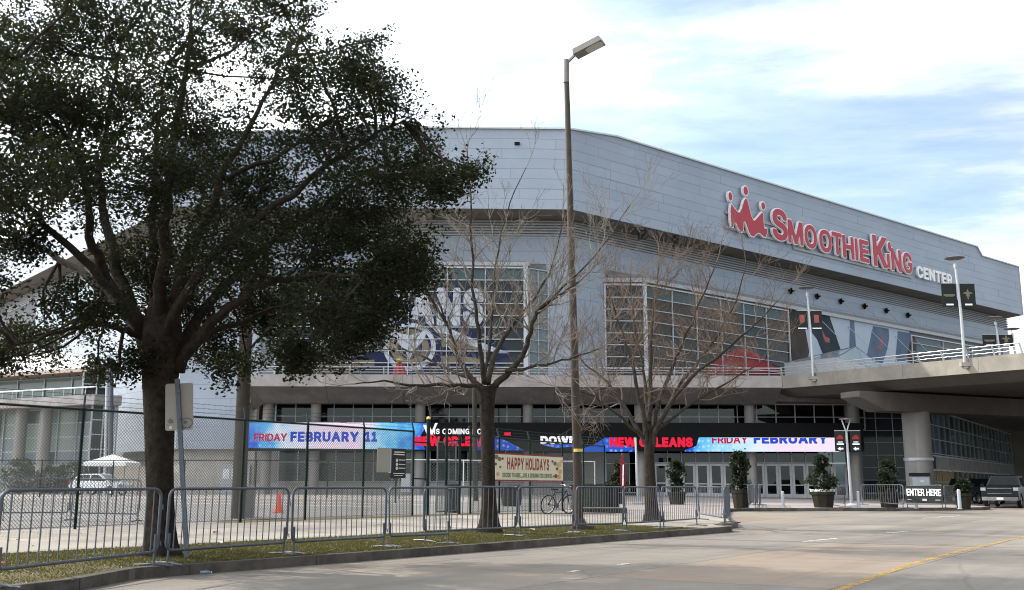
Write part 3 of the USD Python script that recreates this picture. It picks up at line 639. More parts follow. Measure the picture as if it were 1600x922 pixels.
for sh, mt in (([(125, 195), (250, 212), (320, 585), (300, 720), (130, 720)], 'mural_brown'), ([(310, 200), (440, 215), (505, 255), (612, 575), (500, 700), (440, 600), (395, 480), (320, 380)], 'mural_dark'), ([(697, 300), (735, 308), (757, 600), (690, 600)], 'mural_blue'),
               ([(912, 352), (1055, 378), (1060, 460), (1045, 560), (1000, 700), (845, 660)], 'mural_blue'), ([(1140, 400), (1300, 425), (1250, 500), (1225, 680), (1115, 690)], 'mural_blue'), ([(1300, 428), (1252, 500), (1230, 600), (1230, 690), (1318, 690)], 'mural_brown')):
    part(arena, 'mural_shape', MB().poly(faceB, Polygon([mo(*p) for p in sh]), .031, .04), K[mt], world=True)
for sh in ([(438, 388), (470, 450), (512, 470), (508, 505), (470, 502), (445, 445)], [(985, 415), (1002, 480), (990, 572), (945, 562), (945, 545), (978, 525)]):
    part(arena, 'mural_mark', MB().poly(faceB, Polygon([mo(*p) for p in sh]), .041, .046), K['mural_red'], world=True)
glazing(faceB, f2 + .3, f3, 9.1, 18.3, 3, rowsB[:-1] + [18.3], mw=.08, pick=lambda i, j: K['gl'][0] if j < 7 else K['gl'][1])
part(arena, 'bay_head', MB().wbox(faceB, -.3, f3 + .3, 18.85, 19.2, -1.5, .22), K['rib'], world=True)
part(arena, 'bay_head', MB().wbox(retB, -.2, Lr + .1, 18.85, 19.2, -.5, .2), K['rib'], world=True)
# cable brackets on the wall over the mural and the glass canopy below it
canopy = thing('glass_canopy', 'low pyramid glass skylight on the terrace in front of the mural wall', 'skylight', (30, 96, 9))
apx = at(1337, 541, 99); ca = [at(1226, 580, 93), at(1310, 590, 88.5), at(1392, 585, 103)]
zk = at(1232, 567, 93)[2]; ca = [np.array([c[0], c[1], zk]) for c in ca]; ba = np.array([apx[0] - 1, 104.5, zk])
part(canopy, 'upstand', MB().flat(Polygon([tuple(q[:2]) for q in (*ca, ba)]), 8.75, zk - .02), K['frame'], world=True)
for k, (p, q) in enumerate(((ca[0], ca[1]), (ca[1], ca[2]), (ca[2], ba), (ba, ca[0]))):
    part(canopy, 'glass_slope', (np.array([p, q, apx]), np.array([[0, 1, 2]])), K['gl_blue'], world=True)
    for t in (0, .5): part(canopy, 'glazing_bar', MB().bar(p + (q - p) * t, apx + (p + (q - p) * t - apx) * .02, .05), K['galv_d'], world=True)
for k, px in enumerate((1234, 1275, 1312, 1349, 1383, 1417)):
    py = 455 + (px - 1234) * .207
    s, z = faceB.sz(px, py); w = wallB.sz(px, py); p = wallB.pt(*w, .05)
    part(arena, 'cable_bracket', MB().obox(p + wallB.n * .12, [.3, 0, 0], [0, .22, 0], [0, 0, .08]).obox(p + wallB.n * .12, [.08, 0, 0], [0, .22, 0], [0, 0, .3]), K['black'], world=True)
    q = faceB.pt(faceB.s(px + 62, py + 76), 0); zq = faceB.sz(px + 62, py + 76)[1]
    part(arena, 'stay_cable', MB().cyl(p + wallB.n * .2, np.array([q[0], q[1], zq]) + faceB.n * 1.2, .035, 5), K['frame'], world=True)
# name on the side: crown and letters, white backing with red face
sign = thing('arena_sign', 'red letters outlined in white with a crown beside them on the upper wall', 'sign', (20, 95, 27))
SW = volB.off(.35)
def letter(shape, grow=.10, name='letter'):
    back = shape.buffer(grow, join_style=1)
    p = part(sign, name, MB().poly(SW, back, -.12, .12), K['signwhite'], world=True)
    part(p, 'letter_face', MB().poly(SW, shape, .121, .16), K['signred'], world=True)
cr = lambda x, y: SW.sz(1120 + x / 6.585, 280 + y / 6.585)
crown = Polygon([cr(*p) for p in [(140, 258), (165, 300), (205, 345), (228, 345), (250, 300), (270, 225), (287, 200), (303, 225), (322, 300), (340, 375), (362, 425), (378, 430), (400, 410), (455, 345), (462, 360), (468, 430), (476, 515), (498, 508), (508, 520), (506, 550), (490, 598), (470, 590), (440, 558), (415, 552), (395, 565), (370, 590), (345, 585), (322, 545), (300, 480), (285, 440), (272, 430), (264, 445), (262, 520), (246, 545), (226, 525), (190, 455), (172, 440), (160, 460), (158, 495), (146, 490), (136, 420), (132, 330)]]).buffer(.12).buffer(-.12)
letter(crown, .11, 'crown')
for cx, cy, rx, ry in ((128, 180, 17, 42), (286, 122, 21, 42), (466, 277, 17, 36)):
    c = cr(cx, cy); e = cr(cx + rx, cy); h = cr(cx, cy - ry)
    letter(affinity.scale(Point(c).buffer(1, 16), abs(e[0] - c[0]), abs(h[1] - c[1])), .12, 'crown_dot')
for ch, x0, x1, yt, yb in (('S', 1205, 1229, 327, 376), ('M', 1229.5, 1253, 345.5, 382), ('O', 1255.5, 1274.5, 352, 388.5), ('O', 1278.5, 1297.5, 359.5, 394.5), ('T', 1298.5, 1314, 363.5, 398.5), ('H', 1315, 1332.5, 369, 404.5), ('I', 1334.5, 1338.5, 373, 407), ('E', 1341.5, 1356, 375.5, 410), ('K', 1362.5, 1384, 369.5, 417.5), ('ı', 1384.5, 1388.5, 397, 418.5), ('N', 1391, 1406.5, 389.5, 424), ('G', 1409.5, 1423.5, 395, 427.5)):
    xm = (x0 + x1) / 2; z1 = SW.sz(xm, yt)[1]; z0 = SW.sz(xm, yb)[1]; s0, s1 = SW.s(x0, (yt + yb) / 2), SW.s(x1, (yt + yb) / 2)
    b = tshape('I' if ch == 'ı' else ch, True); hgt = z1 - z0
    sh = fit(b, s0, s1, z0, z1)
    letter(sh.buffer(.08).buffer(-.26).buffer(.15) if ch not in 'Iı' else sh.buffer(-.05).buffer(.03))
c = SW.sz(1388, 385.5); letter(affinity.scale(Point(c).buffer(1, 12), .30, .52))
s0, z0 = SW.sz(1432, 434.5); s1, z1 = SW.sz(1487, 429); x = s0
ct_ = fit(tshape('CENTER', True), SW.s(1432.5, 426), SW.s(1487, 437), SW.sz(1440, 435)[1], SW.sz(1440, 417)[1])
for g in sorted(getattr(ct_, 'geoms', [ct_]), key=lambda g: g.bounds[0]): part(sign, 'small_letter', MB().poly(SW, g, -.1, .08), K['signwhite'], world=True)
for a, b, zz in ((1136, 1232, 27.1), (1136, 1225, 25.6), (1240, 1424, 25.2), (1240, 1424, 26.6)):
    part(sign, 'mounting_rail', MB().wbox(volB, SW.s(a, 350), SW.s(b, 390), zz - .14, zz + .14, .06, .2), K['rib'], world=True)

# ------------------------------------------------------------------ terrace with parapet, columns, ground floor glazing
parW = Wall((0, 79.0), AU)
zt0, zt1 = 8.75, 9.68
ground_floor = arena
pl, pr = parW.s(388, 596), parW.s(1222, 598)
pL, pR = parW.pt(pl, 0)[:2], parW.pt(pr, 0)[:2]
terr = Polygon([tuple(pL + [0, 2.1]), tuple(pR + [0, 2.1]), (33, 86), (60, 90), (88, 122), (80, 150), (10, 95), (-20, 95)])
part(arena, 'terrace_slab', MB().flat(terr.buffer(-.02), 7.9, zt0 - .02), K['conc'], world=True)
for a, b in zip(np.linspace(pl, pr, 8)[:-1], np.linspace(pl, pr, 8)[1:]):        # precast lengths with open joints
    part(arena, 'parapet_panel', MB().wbox(parW, a + .012, b - .012, zt0, zt1, -.35, .0), K['conc'], world=True)
    q = Polygon([(0, 0), (-2.3, -1.12), (-2.3, -.95), (-.0, 0.0)])
    v0, v1 = [], []
    prof = [(0.0, zt0 - .012), (-2.0, 7.62), (-3.2, 7.62), (-3.2, zt0 - .012)]
    A_ = np.array([parW.pt(a + .012, z, d - .02) for d, z in prof]); B_ = np.array([parW.pt(b - .012, z, d - .02) for d, z in prof])
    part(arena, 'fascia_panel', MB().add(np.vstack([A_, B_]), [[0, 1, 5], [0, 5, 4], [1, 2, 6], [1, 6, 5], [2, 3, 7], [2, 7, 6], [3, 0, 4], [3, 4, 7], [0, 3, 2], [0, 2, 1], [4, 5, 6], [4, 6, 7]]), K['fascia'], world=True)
# chamfered end of the fascia
E0 = parW.pt(pl, 0); A_ = np.array([parW.pt(pl, zt0 - .012, -.02), parW.pt(pl + .85, 7.62, -2.0), parW.pt(pl - .2, 7.0, -2.9), parW.pt(pl - .5, zt0 - .012, -3.2)])
part(arena, 'fascia_end', MB().add(A_, [[0, 1, 2], [0, 2, 3], [2, 1, 0], [3, 2, 0]]), K['conc_b'], world=True)

def railing(t, p, q, z0a, z0b, h=.55, step=2.2, bars=3, mat=None):
    p, q = np.asarray(p, float), np.asarray(q, float); L = np.linalg.norm(q - p); n = max(1, int(round(L / step)))
    P = lambda k, dz: np.array([*(p + (q - p) * k), z0a + (z0b - z0a) * k + dz])
    nd = np.array([(q - p)[1], -(q - p)[0]]) / L * .22
    for i in range(n + 1):
        k = i / n; a = P(k, 0); b = P(k, h); b[:2] += nd; part(t, 'rail_post', MB().bar(a, b, .09, .05), K['frame'], world=True)
    for j in range(bars):
        dz = h * (j + 1) / bars; o = np.array([*(nd * (j + 1) / bars), 0]); part(t, 'rail', MB().tube([P(0, dz) + o, P(1, dz) + o], .036 if j == bars - 1 else .026, 6), mat or K['rail'], world=True)
rl = thing('terrace_railing', 'three bar metal railing along the arena terrace above the scrolling display', 'railing', (0, 79, 9.68))
railing(rl, parW.pt(pl, 0, -.2)[:2], parW.pt(pr, 0, -.2)[:2], zt1, zt1, .58, 2.6, mat=K['frame'])

p = at(624, 582, 81.6); p[2] = zt0
um = thing('parasol', 'folded red parasol with a yellow green top standing behind the terrace railing', 'parasol', tuple(p))
part(um, 'pole', MB().cyl([0, 0, 0], [0, 0, 2.2], .03, 8), K['galv_d'])
a_ = np.linspace(0, 2 * math.pi, 25)[:-1]; V_ = [np.column_stack([r * (1 + .22 * np.cos(8 * a_)) * np.cos(a_), r * (1 + .22 * np.cos(8 * a_)) * np.sin(a_), np.full(24, z)]) for r, z in ((.42, .7), (.5, 1.0), (.38, 1.7), (.12, 2.25))]
i_ = np.arange(24); j_ = (i_ + 1) % 24
part(um, 'cloth', MB().add(np.vstack(V_), np.vstack([np.stack([k * 24 + i_, k * 24 + j_, (k + 1) * 24 + j_, (k + 1) * 24 + i_], 1) for k in range(3)])), K['red'])
part(um, 'top', MB().lathe([(.14, 2.2), (.3, 2.32), (.26, 2.48), (0, 2.55)], 14), pm('yellow_green_top', (.38, .40, .05), .6))

# ground floor
gW = Wall((0, 83.6), AU); colW = Wall((0, 81.9), AU); ledW = Wall((0, 80.9), AU)
zg = lambda W, s: float(G(*W.pt(s, 0)[:2]))
for px in (417, 492, 656, 825, 1000, 1173, 1335):
    s = colW.s(px, 690); p = colW.pt(s, 0); z0 = zg(colW, s)
    part(arena, 'column', MB().lathe([(.41, z0 - .1), (.41, 8.3)], 20, (p[0], p[1], 0)).lathe([(.415, 5.0), (.415, 5.02)], 20, (p[0], p[1], 0)), K['conc_col'], world=True, smooth=40)
# lobby behind the glass
g0, g1 = gW.s(402, 700), gW.s(1352, 700)
part(arena, 'lobby', MB().wbox(gW, g0, g1, .3, .62, -12, -.15).wbox(gW, g0 - .2, g1, .3, 8., -12.2, -12).wbox(gW, g0 - .2, g0, .3, 8, -12, -.1), K['int'], world=True)
for k in range(9):
    s = g0 + 5 + k * 5.1; part(arena, 'lobby_column', MB().lathe([(.35, .6), (.35, 8)], 12, tuple(gW.pt(s, 0, -5))), K['conc_col'], world=True)
bay = (g1 - g0) / 33
pk = lambda i, j: K['pane']
zc0, zc1 = gW.sz(800, 662)[1] - .4, 7.75
cl_ = [gW.s(432, 650)] + [gW.s(432 + 30.0 * k, 650) for k in range(1, 31)] + [g1]
glazing(gW, cl_[0], g1, zc0, zc1, cl_, [zc0, gW.sz(800, 651)[1], zc1], depth=.1, mw=.07, pick=pk, name='clerestory_window', mull=K['mull'])
zs0, zs1 = gW.sz(600, 752)[1], gW.sz(600, 702)[1]
wl0, wl1 = gW.s(436, 730), gW.s(908, 730)
part(arena, 'base_wall', MB().wbox(gW, g0, wl1 + .2, .2, zs0 - .12, -.2, .02), K['wall_low'], world=True)
part(arena, 'base_wall', MB().wbox(gW, g0, wl0 - .15, zs0 - .12, zc0, -.2, .02), K['conc_col'], world=True)
part(arena, 'spandrel', MB().wbox(gW, g0, g1, zs1 + .12, zc0 - .12, -.15, .0), K['black'], world=True)
glazing(gW, wl0, wl1, zs0, zs1, [gW.s(436 + 29.5 * k, 730) for k in range(16)] + [wl1], [zs0, gW.sz(600, 722)[1], zs1], depth=.1, mw=.06, pick=pk, name='shop_window', mull=K['frame'])
part(arena, 'white_panel', MB().wbox(gW, gW.s(911, 730), gW.s(944, 730), zs0 - .2, zs1, .0, .08), K['conc_col'], world=True)
wm0, wm1 = gW.s(947, 730), gW.s(1018, 730)
glazing(gW, wm0, wm1, .75, zs1, [wm0, gW.s(983, 730), wm1], [.75, gW.sz(960, 724)[1], zs1], depth=.1, mw=.06, pick=pk, name='shop_window', mull=K['frame'])
part(arena, 'lobby_screen', MB().wbox(gW, wm0, wm1 - 1.5, .62, 4.2, -3.2, -3.1), pm('lobby_tan_wall', (.34, .25, .17), .7), world=True)
# transom lights over the doors and the row of doors
d0, d1 = gW.s(1022, 750), gW.s(1324, 750)
zd = 3.0; dn = 14; dw = (d1 - d0) / dn
glazing(gW, d0, d1, zd + .12, zs1, dn, [zd + .12, zs1], depth=.1, mw=.07, pick=pk, name='transom_light', mull=K['frame'])
for i in range(dn):
    a, b = d0 + i * dw, d0 + (i + 1) * dw; z0 = zg(gW, a) - .01
    fr = MB()
    st_ = .2
    fr.wbox(gW, a + .012, a + st_, z0, zd, -.03, .05).wbox(gW, b - st_, b - .012, z0, zd, -.03, .05).wbox(gW, a + st_, b - st_, z0, z0 + .28, -.03, .05).wbox(gW, a + st_, b - st_, zd - .18, zd, -.03, .05)
    d = part(arena, 'door', fr, K['door'], world=True)
    part(d, 'pane', MB().wbox(gW, a + st_, b - st_, z0 + .28, zd - .18, 0, .015), K['pane'], world=True)
    part(d, 'push_bar', MB().wbox(gW, a + st_, b - st_, z0 + .95, z0 + 1.05, .02, .07), K['rail'], world=True)
part(arena, 'end_pier', MB().wbox(gW, gW.s(1325, 740), gW.s(1345, 740), .3, 7.7, -.4, .5), K['conc_col'], world=True)
# dark curtain wall to the right of the doors, and the long side wall under the terrace
e0, e1 = gW.s(1346, 740), gW.s(1452, 740)
glazing(gW, e0, e1, .7, 7.7, 4, 7, depth=.1, mw=.05, pick=lambda i, j: K['gl'][0], name='curtain_wall', mull=K['frame'])
SP = gW.pt(e1, 0)[:2]; sdv = np.array([.537, .843]); sideW = Wall(SP, sdv); SL = 52.
zb0, zb1 = sideW.sz(1520, 737)[1], sideW.sz(1520, 720.5)[1]
part(arena, 'sill_band', MB().wbox(sideW, 2.2, SL, zb0, zb1, -.2, .18), K['conc'], world=True)
glazing(sideW, .1, SL, zb1 + .1, 7.5, 20, [zb1 + .1, 3.9, 5.1, 6.3, 7.5], depth=.1, mw=.07, pick=lambda i, j: rnd.choice([K['gl'][0], K['gl'][1]]), name='curtain_wall', mull=K['frame'])
glazing(sideW, .1, SL, .6, zb0 - .1, 20, 2, depth=.1, mw=.07, pick=lambda i, j: K['gl_goldrefl'] if i < 4 else K['gl'][2] if i < 8 else K['gl'][0], name='shop_window', mull=K['frame'])  # first panes carry the painted gold reflection
endW = Wall(sideW.pt(SL, 0)[:2], (1, .1)); part(arena, 'far_wall', MB().wbox(endW, 0, 26, .3, 7.8, -.4, .0), K['soffit'], world=True)

# ------------------------------------------------------------------ LED ribbon display
led = thing('ribbon_display', 'long LED ribbon display with blue and black event message panels over the entrance', 'display', (0, 81, 5))
lz = lambda px, py: ledW.sz(px, py)
l0, l1, lm = ledW.s(382, 680), ledW.s(1350, 690), ledW.s(640, 680)
zb_, ztp = lz(382, 701)[1], lz(500, 660)[1]
part(led, 'cabinet', MB().wbox(ledW, l0, l1, zb_ - .16, ztp + .02, -.7, -.006), K['black'], world=True)
def screen_mat(name, stops, x0, x1, s=1.0, dots=True):
    nodes = {'g': ('geometry', {}), 'x': ('separate_xyz', {}), 'm': ('map_range', {'from_min': x0, 'from_max': x1, 'clamp': True}), 'r': ('rgb_ramp', {'ramp': stops}), 'e': ('emission', {'strength': s}),
             'n': ('noise_texture', {'scale': .9, 'detail': 3}), 'nx': ('math', {'math_type': 'multiply_add', 'value2': 5.0, 'value3': -2.5}), 'ax': ('math', {'math_type': 'add'}),
             'v': ('voronoi_texture', {'feature': 'f1', 'scale': 2.6, 'randomness': .35}), 'vr': ('rgb_ramp', {'ramp': [(.0, (.34,) * 3), (.30, (.28,) * 3), (.36, (0, 0, 0))]}), 'fade': ('noise_texture', {'scale': .35, 'detail': 1}), 'fr': ('rgb_ramp', {'ramp': [(.45, (0, 0, 0)), (.6, (1, 1, 1))]}),
             'vm': ('mix_color', {'blend_type': 'multiply', 'fac': 1.}), 'sc': ('mix_color', {'blend_type': 'screen', 'fac': 1. if dots else 0.}), 'mp': ('mapping', {'scale': (1, 0, 1)})}
    return usdkit.material(stage, f'{L_}/{name}', nodes, [('g.position', 'x.vector'), ('g.position', 'n.vector'), ('n.fac', 'nx.value1'), ('x.x', 'ax.value1'), ('nx.value', 'ax.value2'), ('ax.value', 'm.value'), ('m.result', 'r.fac'), ('g.position', 'mp.vector'), ('mp.vector', 'v.vector'), ('v.distance', 'vr.fac'), ('g.position', 'fade.vector'), ('fade.fac', 'fr.fac'),
        ('vr.color', 'vm.a'), ('fr.color', 'vm.b'), ('r.color', 'sc.a'), ('vm.result', 'sc.b'), ('sc.result', 'e.color')], surface='e.emission')
X = lambda px: float(ledW.pt(ledW.s(px, 690), 0)[0])
BL, CY_, WH, PK = (.02, .13, .75), (.12, .52, .92), (.72, .84, .98), (.88, .72, .90)
K['scr1'] = screen_mat('screen_blue_white', [(0, BL), (.12, CY_), (.24, WH), (.42, PK), (.62, PK), (.74, (.35, .72, .95)), (.86, CY_), (1, (.02, .10, .62))], X(382), X(664), .82)
K['scr2'] = screen_mat('screen_blue_dots', [(0, (.01, .05, .42)), (.5, (.02, .14, .75)), (1, (.02, .10, .6))], X(740), X(1000), .8)
K['scr3'] = screen_mat('screen_white_pink', [(0, (.02, .12, .7)), (.12, CY_), (.3, (.4, .74, .96)), (.45, WH), (.62, PK), (.85, (.86, .76, .95)), (1, PK)], X(1068), X(1312), .82)
K['ered'] = em('led_red', (.78, .02, .06), .85); K['eblue'] = em('led_blue', (.03, .08, .60), .8); K['ewhite'] = em('led_white', (.9, .88, .95), .9); K['ecrim'] = em('led_crimson', (.55, .015, .07), .8)
def scr(pts, mt, d=0.): part(led, 'screen', MB().poly(ledW, Polygon([lz(*p) for p in pts]), -.004, .02 + d), K[mt], world=True)
scr([(383, 660), (640, 660.6), (668, 661.5), (655, 685), (665, 702.5), (383, 700)], 'scr1')
scr([(745, 703.5), (750, 683), (776, 682), (800, 693), (818, 703.5)], 'scr2')
scr([(843, 694), (901, 694), (901, 697.5), (868, 700)], 'scr2')
scr([(905, 706), (905, 703), (930, 694), (945, 684), (962, 683.5), (962, 692), (990, 700), (990, 705.5)], 'scr2')
scr([(1070, 703.5), (1088, 697), (1092, 683.5), (1310, 684), (1311, 706), (1070, 705.5)], 'scr3')
def ltext(t, x0, x1, yt, yb, mt, bold=True, fat=0., cut=None):
    xm = (x0 + x1) / 2; sh = fit(tshape(t, bold), ledW.s(x0, yb), ledW.s(x1, yb), lz(xm, yb)[1], lz(xm, yt)[1])
    if fat: sh = sh.buffer(fat)
    if cut: sh = sh.intersection(sbox(-99, 0, 99, lz(xm, cut)[1]))
    for g in sorted(getattr(sh, 'geoms', [sh]), key=lambda g: g.bounds[0]): part(led, 'letter', MB().poly(ledW, g, .024, .05), K[mt], world=True)
ltext('FRIDAY', 397, 448, 678, 689, 'ecrim', False, .03)
ltext('FEBRUARY', 454, 560, 675, 690, 'eblue', True, .02)
ltext('11', 570, 589, 675, 690, 'eblue', True, .02)
ltext('IS COMING HOME', 678, 768, 670, 678.5, 'ewhite', True, .0)
ltext('NEW ORLEANS', 649, 772, 682.5, 696.5, 'ered', True, .035)
ltext('DOWN', 845, 901, 682, 693, 'ewhite', True, .03)
ltext('NEW ORLEANS', 953, 1082, 684, 698, 'ered', True, .035)
ltext('FRIDAY', 1113, 1168, 681.5, 692.5, 'ecrim', False, .03, 684.4)
ltext('FEBRUARY', 1178, 1293, 678.5, 693, 'eblue', True, .02, 684.4)
ltext('1', 1307, 1310.5, 684.5, 692, 'eblue', True, .03)
for sh, mt in (([(661, 664), (666, 664), (669, 673), (672, 667), (675, 673), (680, 661), (684, 661), (676, 679), (673, 679), (671.5, 674), (669.5, 679), (667, 679)], 'ewhite'), ([(670, 680), (677, 678.5), (680, 680.5), (672, 681.5)], 'ered'), ([(788, 675.5), (798, 675.5), (798, 680.5), (788, 680.5)], 'ered')):
    part(led, 'logo', MB().poly(ledW, Polygon([lz(*p) for p in sh]), .024, .05), K[mt], world=True)

# ------------------------------------------------------------------ pedestrian bridge
br = thing('footbridge', 'concrete pedestrian bridge sloping from the terrace over the road on a round pier', 'bridge', (29.3, 74.7, 0))
b0 = np.array([21.0, 79.75]); b1 = np.array([30.5, 61.0]); bd = (b1 - b0) / np.linalg.norm(b1 - b0); b2 = b0 + bd * 42
bn = np.array([-bd[1], bd[0]])                    # towards the right-hand, far side
zb = lambda t: 9.68 - .0285 * t
BW = Wall(b0, bd)
Lb = 42
for k in range(7):
    a, b = k * 6.0 + .012, (k + 1) * 6.0 - .012
    def q(t, d, dz): p = b0 + bd * t + bn * d; return [p[0], p[1], zb(t) + dz]
    c = [q(t, d, dz) for t in (a, b) for d, dz in ((0, 0), (0, -.98), (.35, -.98), (.35, 0))]
    part(br, 'fascia_panel', MB().add(c, [[0, 1, 5], [0, 5, 4], [1, 2, 6], [1, 6, 5], [2, 3, 7], [2, 7, 6], [3, 0, 4], [3, 4, 7], [0, 3, 2], [0, 2, 1], [4, 5, 6], [4, 6, 7]]), K['conc_b'], world=True)
dk = MB(); WD = 19
c = [q(t, d, dz) for t in (-3, Lb) for d, dz in ((.36, -.5), (.36, -.95), (2.2, -1.5), (WD, -1.5), (WD, -.5))]
dk.add(c, [[0, 1, 6], [0, 6, 5], [1, 2, 7], [1, 7, 6], [2, 3, 8], [2, 8, 7], [3, 4, 9], [3, 9, 8], [4, 0, 5], [4, 5, 9], [5, 6, 7], [5, 7, 8], [5, 8, 9]])
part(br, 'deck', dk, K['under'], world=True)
PC = np.array([29.3, 74.7]); cd = np.array([.9, .44]); CW = Wall(PC, cd)
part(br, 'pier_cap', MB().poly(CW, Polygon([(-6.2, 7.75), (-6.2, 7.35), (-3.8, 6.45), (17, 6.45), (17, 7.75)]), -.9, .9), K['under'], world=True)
z0 = float(G(*PC))
part(br, 'pier', MB().lathe([(.96, z0 - .2), (.96, 6.5)], 40, (PC[0], PC[1], 0)), K['conc_col'], world=True, smooth=40)
part(br, 'pier_band', MB().lathe([(.975, 3.0), (1.03, 3.02), (1.03, 3.22), (.975, 3.24)], 40, (PC[0], PC[1], 0)), K['frame'], world=True, smooth=30)
pw = Wall(PC + np.array([-.35, -1.0]), (1, .05))
cab = thing('utility_cabinet', 'grey metal cabinet with a dark display head fixed to the round bridge pier', 'cabinet', tuple(pw.pt(0, z0)))
part(cab, 'body', MB().wbox(pw, -.68, .62, z0, z0 + 1.75, -.3, .12), K['frame'], world=True)
part(cab, 'door', MB().wbox(pw, -.6, .54, z0 + .3, z0 + 1.68, .122, .14), K['mull'], world=True)
part(cab, 'head', MB().wbox(pw, -.7, .64, z0 + 1.76, z0 + 2.0, -.3, .16), K['blk_plastic'], world=True)
part(cab, 'label', MB().wbox(pw, -.1, .15, z0 + 1.35, z0 + 1.5, .142, .15), K['litter'], world=True)
brl = thing('bridge_railing', 'slanted three bar railing on the sloping footbridge edge', 'railing', (21, 79.8, 9.7))
railing(brl, b0 + bn * .18, b0 + bd * 42 + bn * .18, zb(0), zb(42), .62, 1.9)

# ------------------------------------------------------------------ glass entrance pavilion on the left
pav = thing('entrance_pavilion', 'glass entrance pavilion with round columns, balcony and pale pyramid roof at far left', 'pavilion', (-34, 85, 0))
PV0 = np.array([-34.2, 84.0]); pvu = np.array([.9, -.436]); PV1 = PV0 - pvu * 34
pvW = Wall(PV1, pvu); PLn = 34.0
rside = Wall(PV0, (.8, .6)); 
z0 = float(G(*PV0))
bpoly = Polygon([tuple(PV1), tuple(PV0), tuple(rside.pt(2.2, 0)[:2]), tuple(rside.pt(2.2, 0)[:2] + [-6, 8]), tuple(PV1 + [-4, 12])])
zq0, zq1 = pvW.sz(140, 632)[1], pvW.sz(140, 616.5)[1]
part(pav, 'balcony', MB().flat(bpoly, zq0, zq1), K['conc'], world=True)
pr_ = group_part(pav, 'balcony_railing')
for i in range(26):
    p = pvW.pt(PLn - i * 1.25, zq1, -.15); part(pr_, 'rail_post', MB().bar(p, p + [0, 0, .62], .07), K['mull'], world=True)
part(pr_, 'rail', MB().wbox(pvW, 0, PLn, zq1 + .6, zq1 + .7, -.2, -.1), K['white'], world=True); part(pr_, 'rail', MB().wbox(rside, 0, 2.2, zq1 + .6, zq1 + .7, -.2, -.1), K['white'], world=True)
for px in (11, 50, -30, -75):
    s = pvW.s(px, 700); p = pvW.pt(s, 0, -1.2); part(pav, 'column', MB().lathe([(.5, z0 - .1), (.5, zq0)], 20, (p[0], p[1], 0)), K['conc_col'], world=True, smooth=40)
pgW = pvW.off(-3.0)
def pglaze(W, s0, s1, z0, z1, nc, nr, mt, name):
    g = group_part(pav, name); cs = np.linspace(s0, s1, nc + 1); rs = np.linspace(z0, z1, nr + 1)
    for c in cs: part(g, 'mullion', MB().wbox(W, c - .05, c + .05, z0, z1, -.05, .12), K['mull'], world=True)
    for r in rs: part(g, 'transom', MB().wbox(W, s0, s1, r - .04, r + .04, -.05, .1), K['mull'], world=True)
    for i in range(nc):
        for j in range(nr): part(g, 'pane', MB().wbox(W, cs[i] + .01, cs[i + 1] - .01, rs[j] + .01, rs[j + 1] - .01, -.02, .02), mt(i, j), world=True)
pglaze(pgW, 6, PLn - .5, z0, zq0, 12, 6, lambda i, j: rnd.choice([K['gl_palerefl'], K['gl'][1], K['gl_palerefl'], K['gl_blue']]), 'glass_front')
pglaze(rside.off(-.8), .1, 1.9, z0, zq0, 2, 6, lambda i, j: K['gl'][0], 'glass_side')
zr = pvW.sz(130, 575)[1]
pglaze(pvW.off(-2.6), 8, PLn - 2.2, zq1, zr - .35, 7, 2, lambda i, j: K['gl_palerefl'], 'upper_window')
pglaze(rside.off(-1.5), -.6, 1.6, zq1, zr - .35, 2, 2, lambda i, j: K['gl'][0], 'upper_side_window')
ev = Polygon([tuple(PV1 + [0, 0]), tuple(PV0 + [.6, -.3]), tuple(rside.pt(2.0, 0)[:2]), tuple(PV0 + [-5, 9]), tuple(PV1 + [-3, 12])])
part(pav, 'eaves', MB().flat(ev, zr - .3, zr), pm('copper_eaves', (.34, .25, .2), .5, .2), world=True)
ap = at(92, 547, 91); evc = np.array(ev.exterior.coords)[:-1]; evc = np.column_stack([evc, np.full(len(evc), zr + .01)]); ap2 = ap + np.array([-12, 7, 0])
pts = [evc[0], evc[1], evc[2], evc[3], evc[4], ap, ap2]
def seam(p0, p1, q0, q1, n):
    for k in range(n):
        a, b = k / n, (k + 1) / n; mb = MB()
        u0, u1 = p0 + (q0 - p0) * a, p1 + (q1 - p1) * a; w0, w1 = p0 + (q0 - p0) * b, p1 + (q1 - p1) * b; lift = np.array([0, 0, .05])
        mb.add([u0 + lift, u1 + lift, w1, w0, u0, u1], [[0, 1, 2], [0, 2, 3], [4, 5, 1], [4, 1, 0]]); part(pav, 'roof_sheet', mb, K['white'], world=True)
seam(pts[0], pts[1], ap2, ap, 9); seam(pts[1], pts[2], ap, ap + [.01, 0, 0], 9)
for px, py, qx, qy in ((62, 575, 84, 538), (110, 573, 128, 535), (15, 582, 40, 545)):
    s, z = pvW.sz(px, py); p = pvW.pt(s, zr, 0); q = wallC.pt(wallC.s(qx, qy), wallC.sz(qx, qy)[1], .1); part(pav, 'stay_rod', MB().cyl(p, q, .05, 6), K['frame'], world=True)

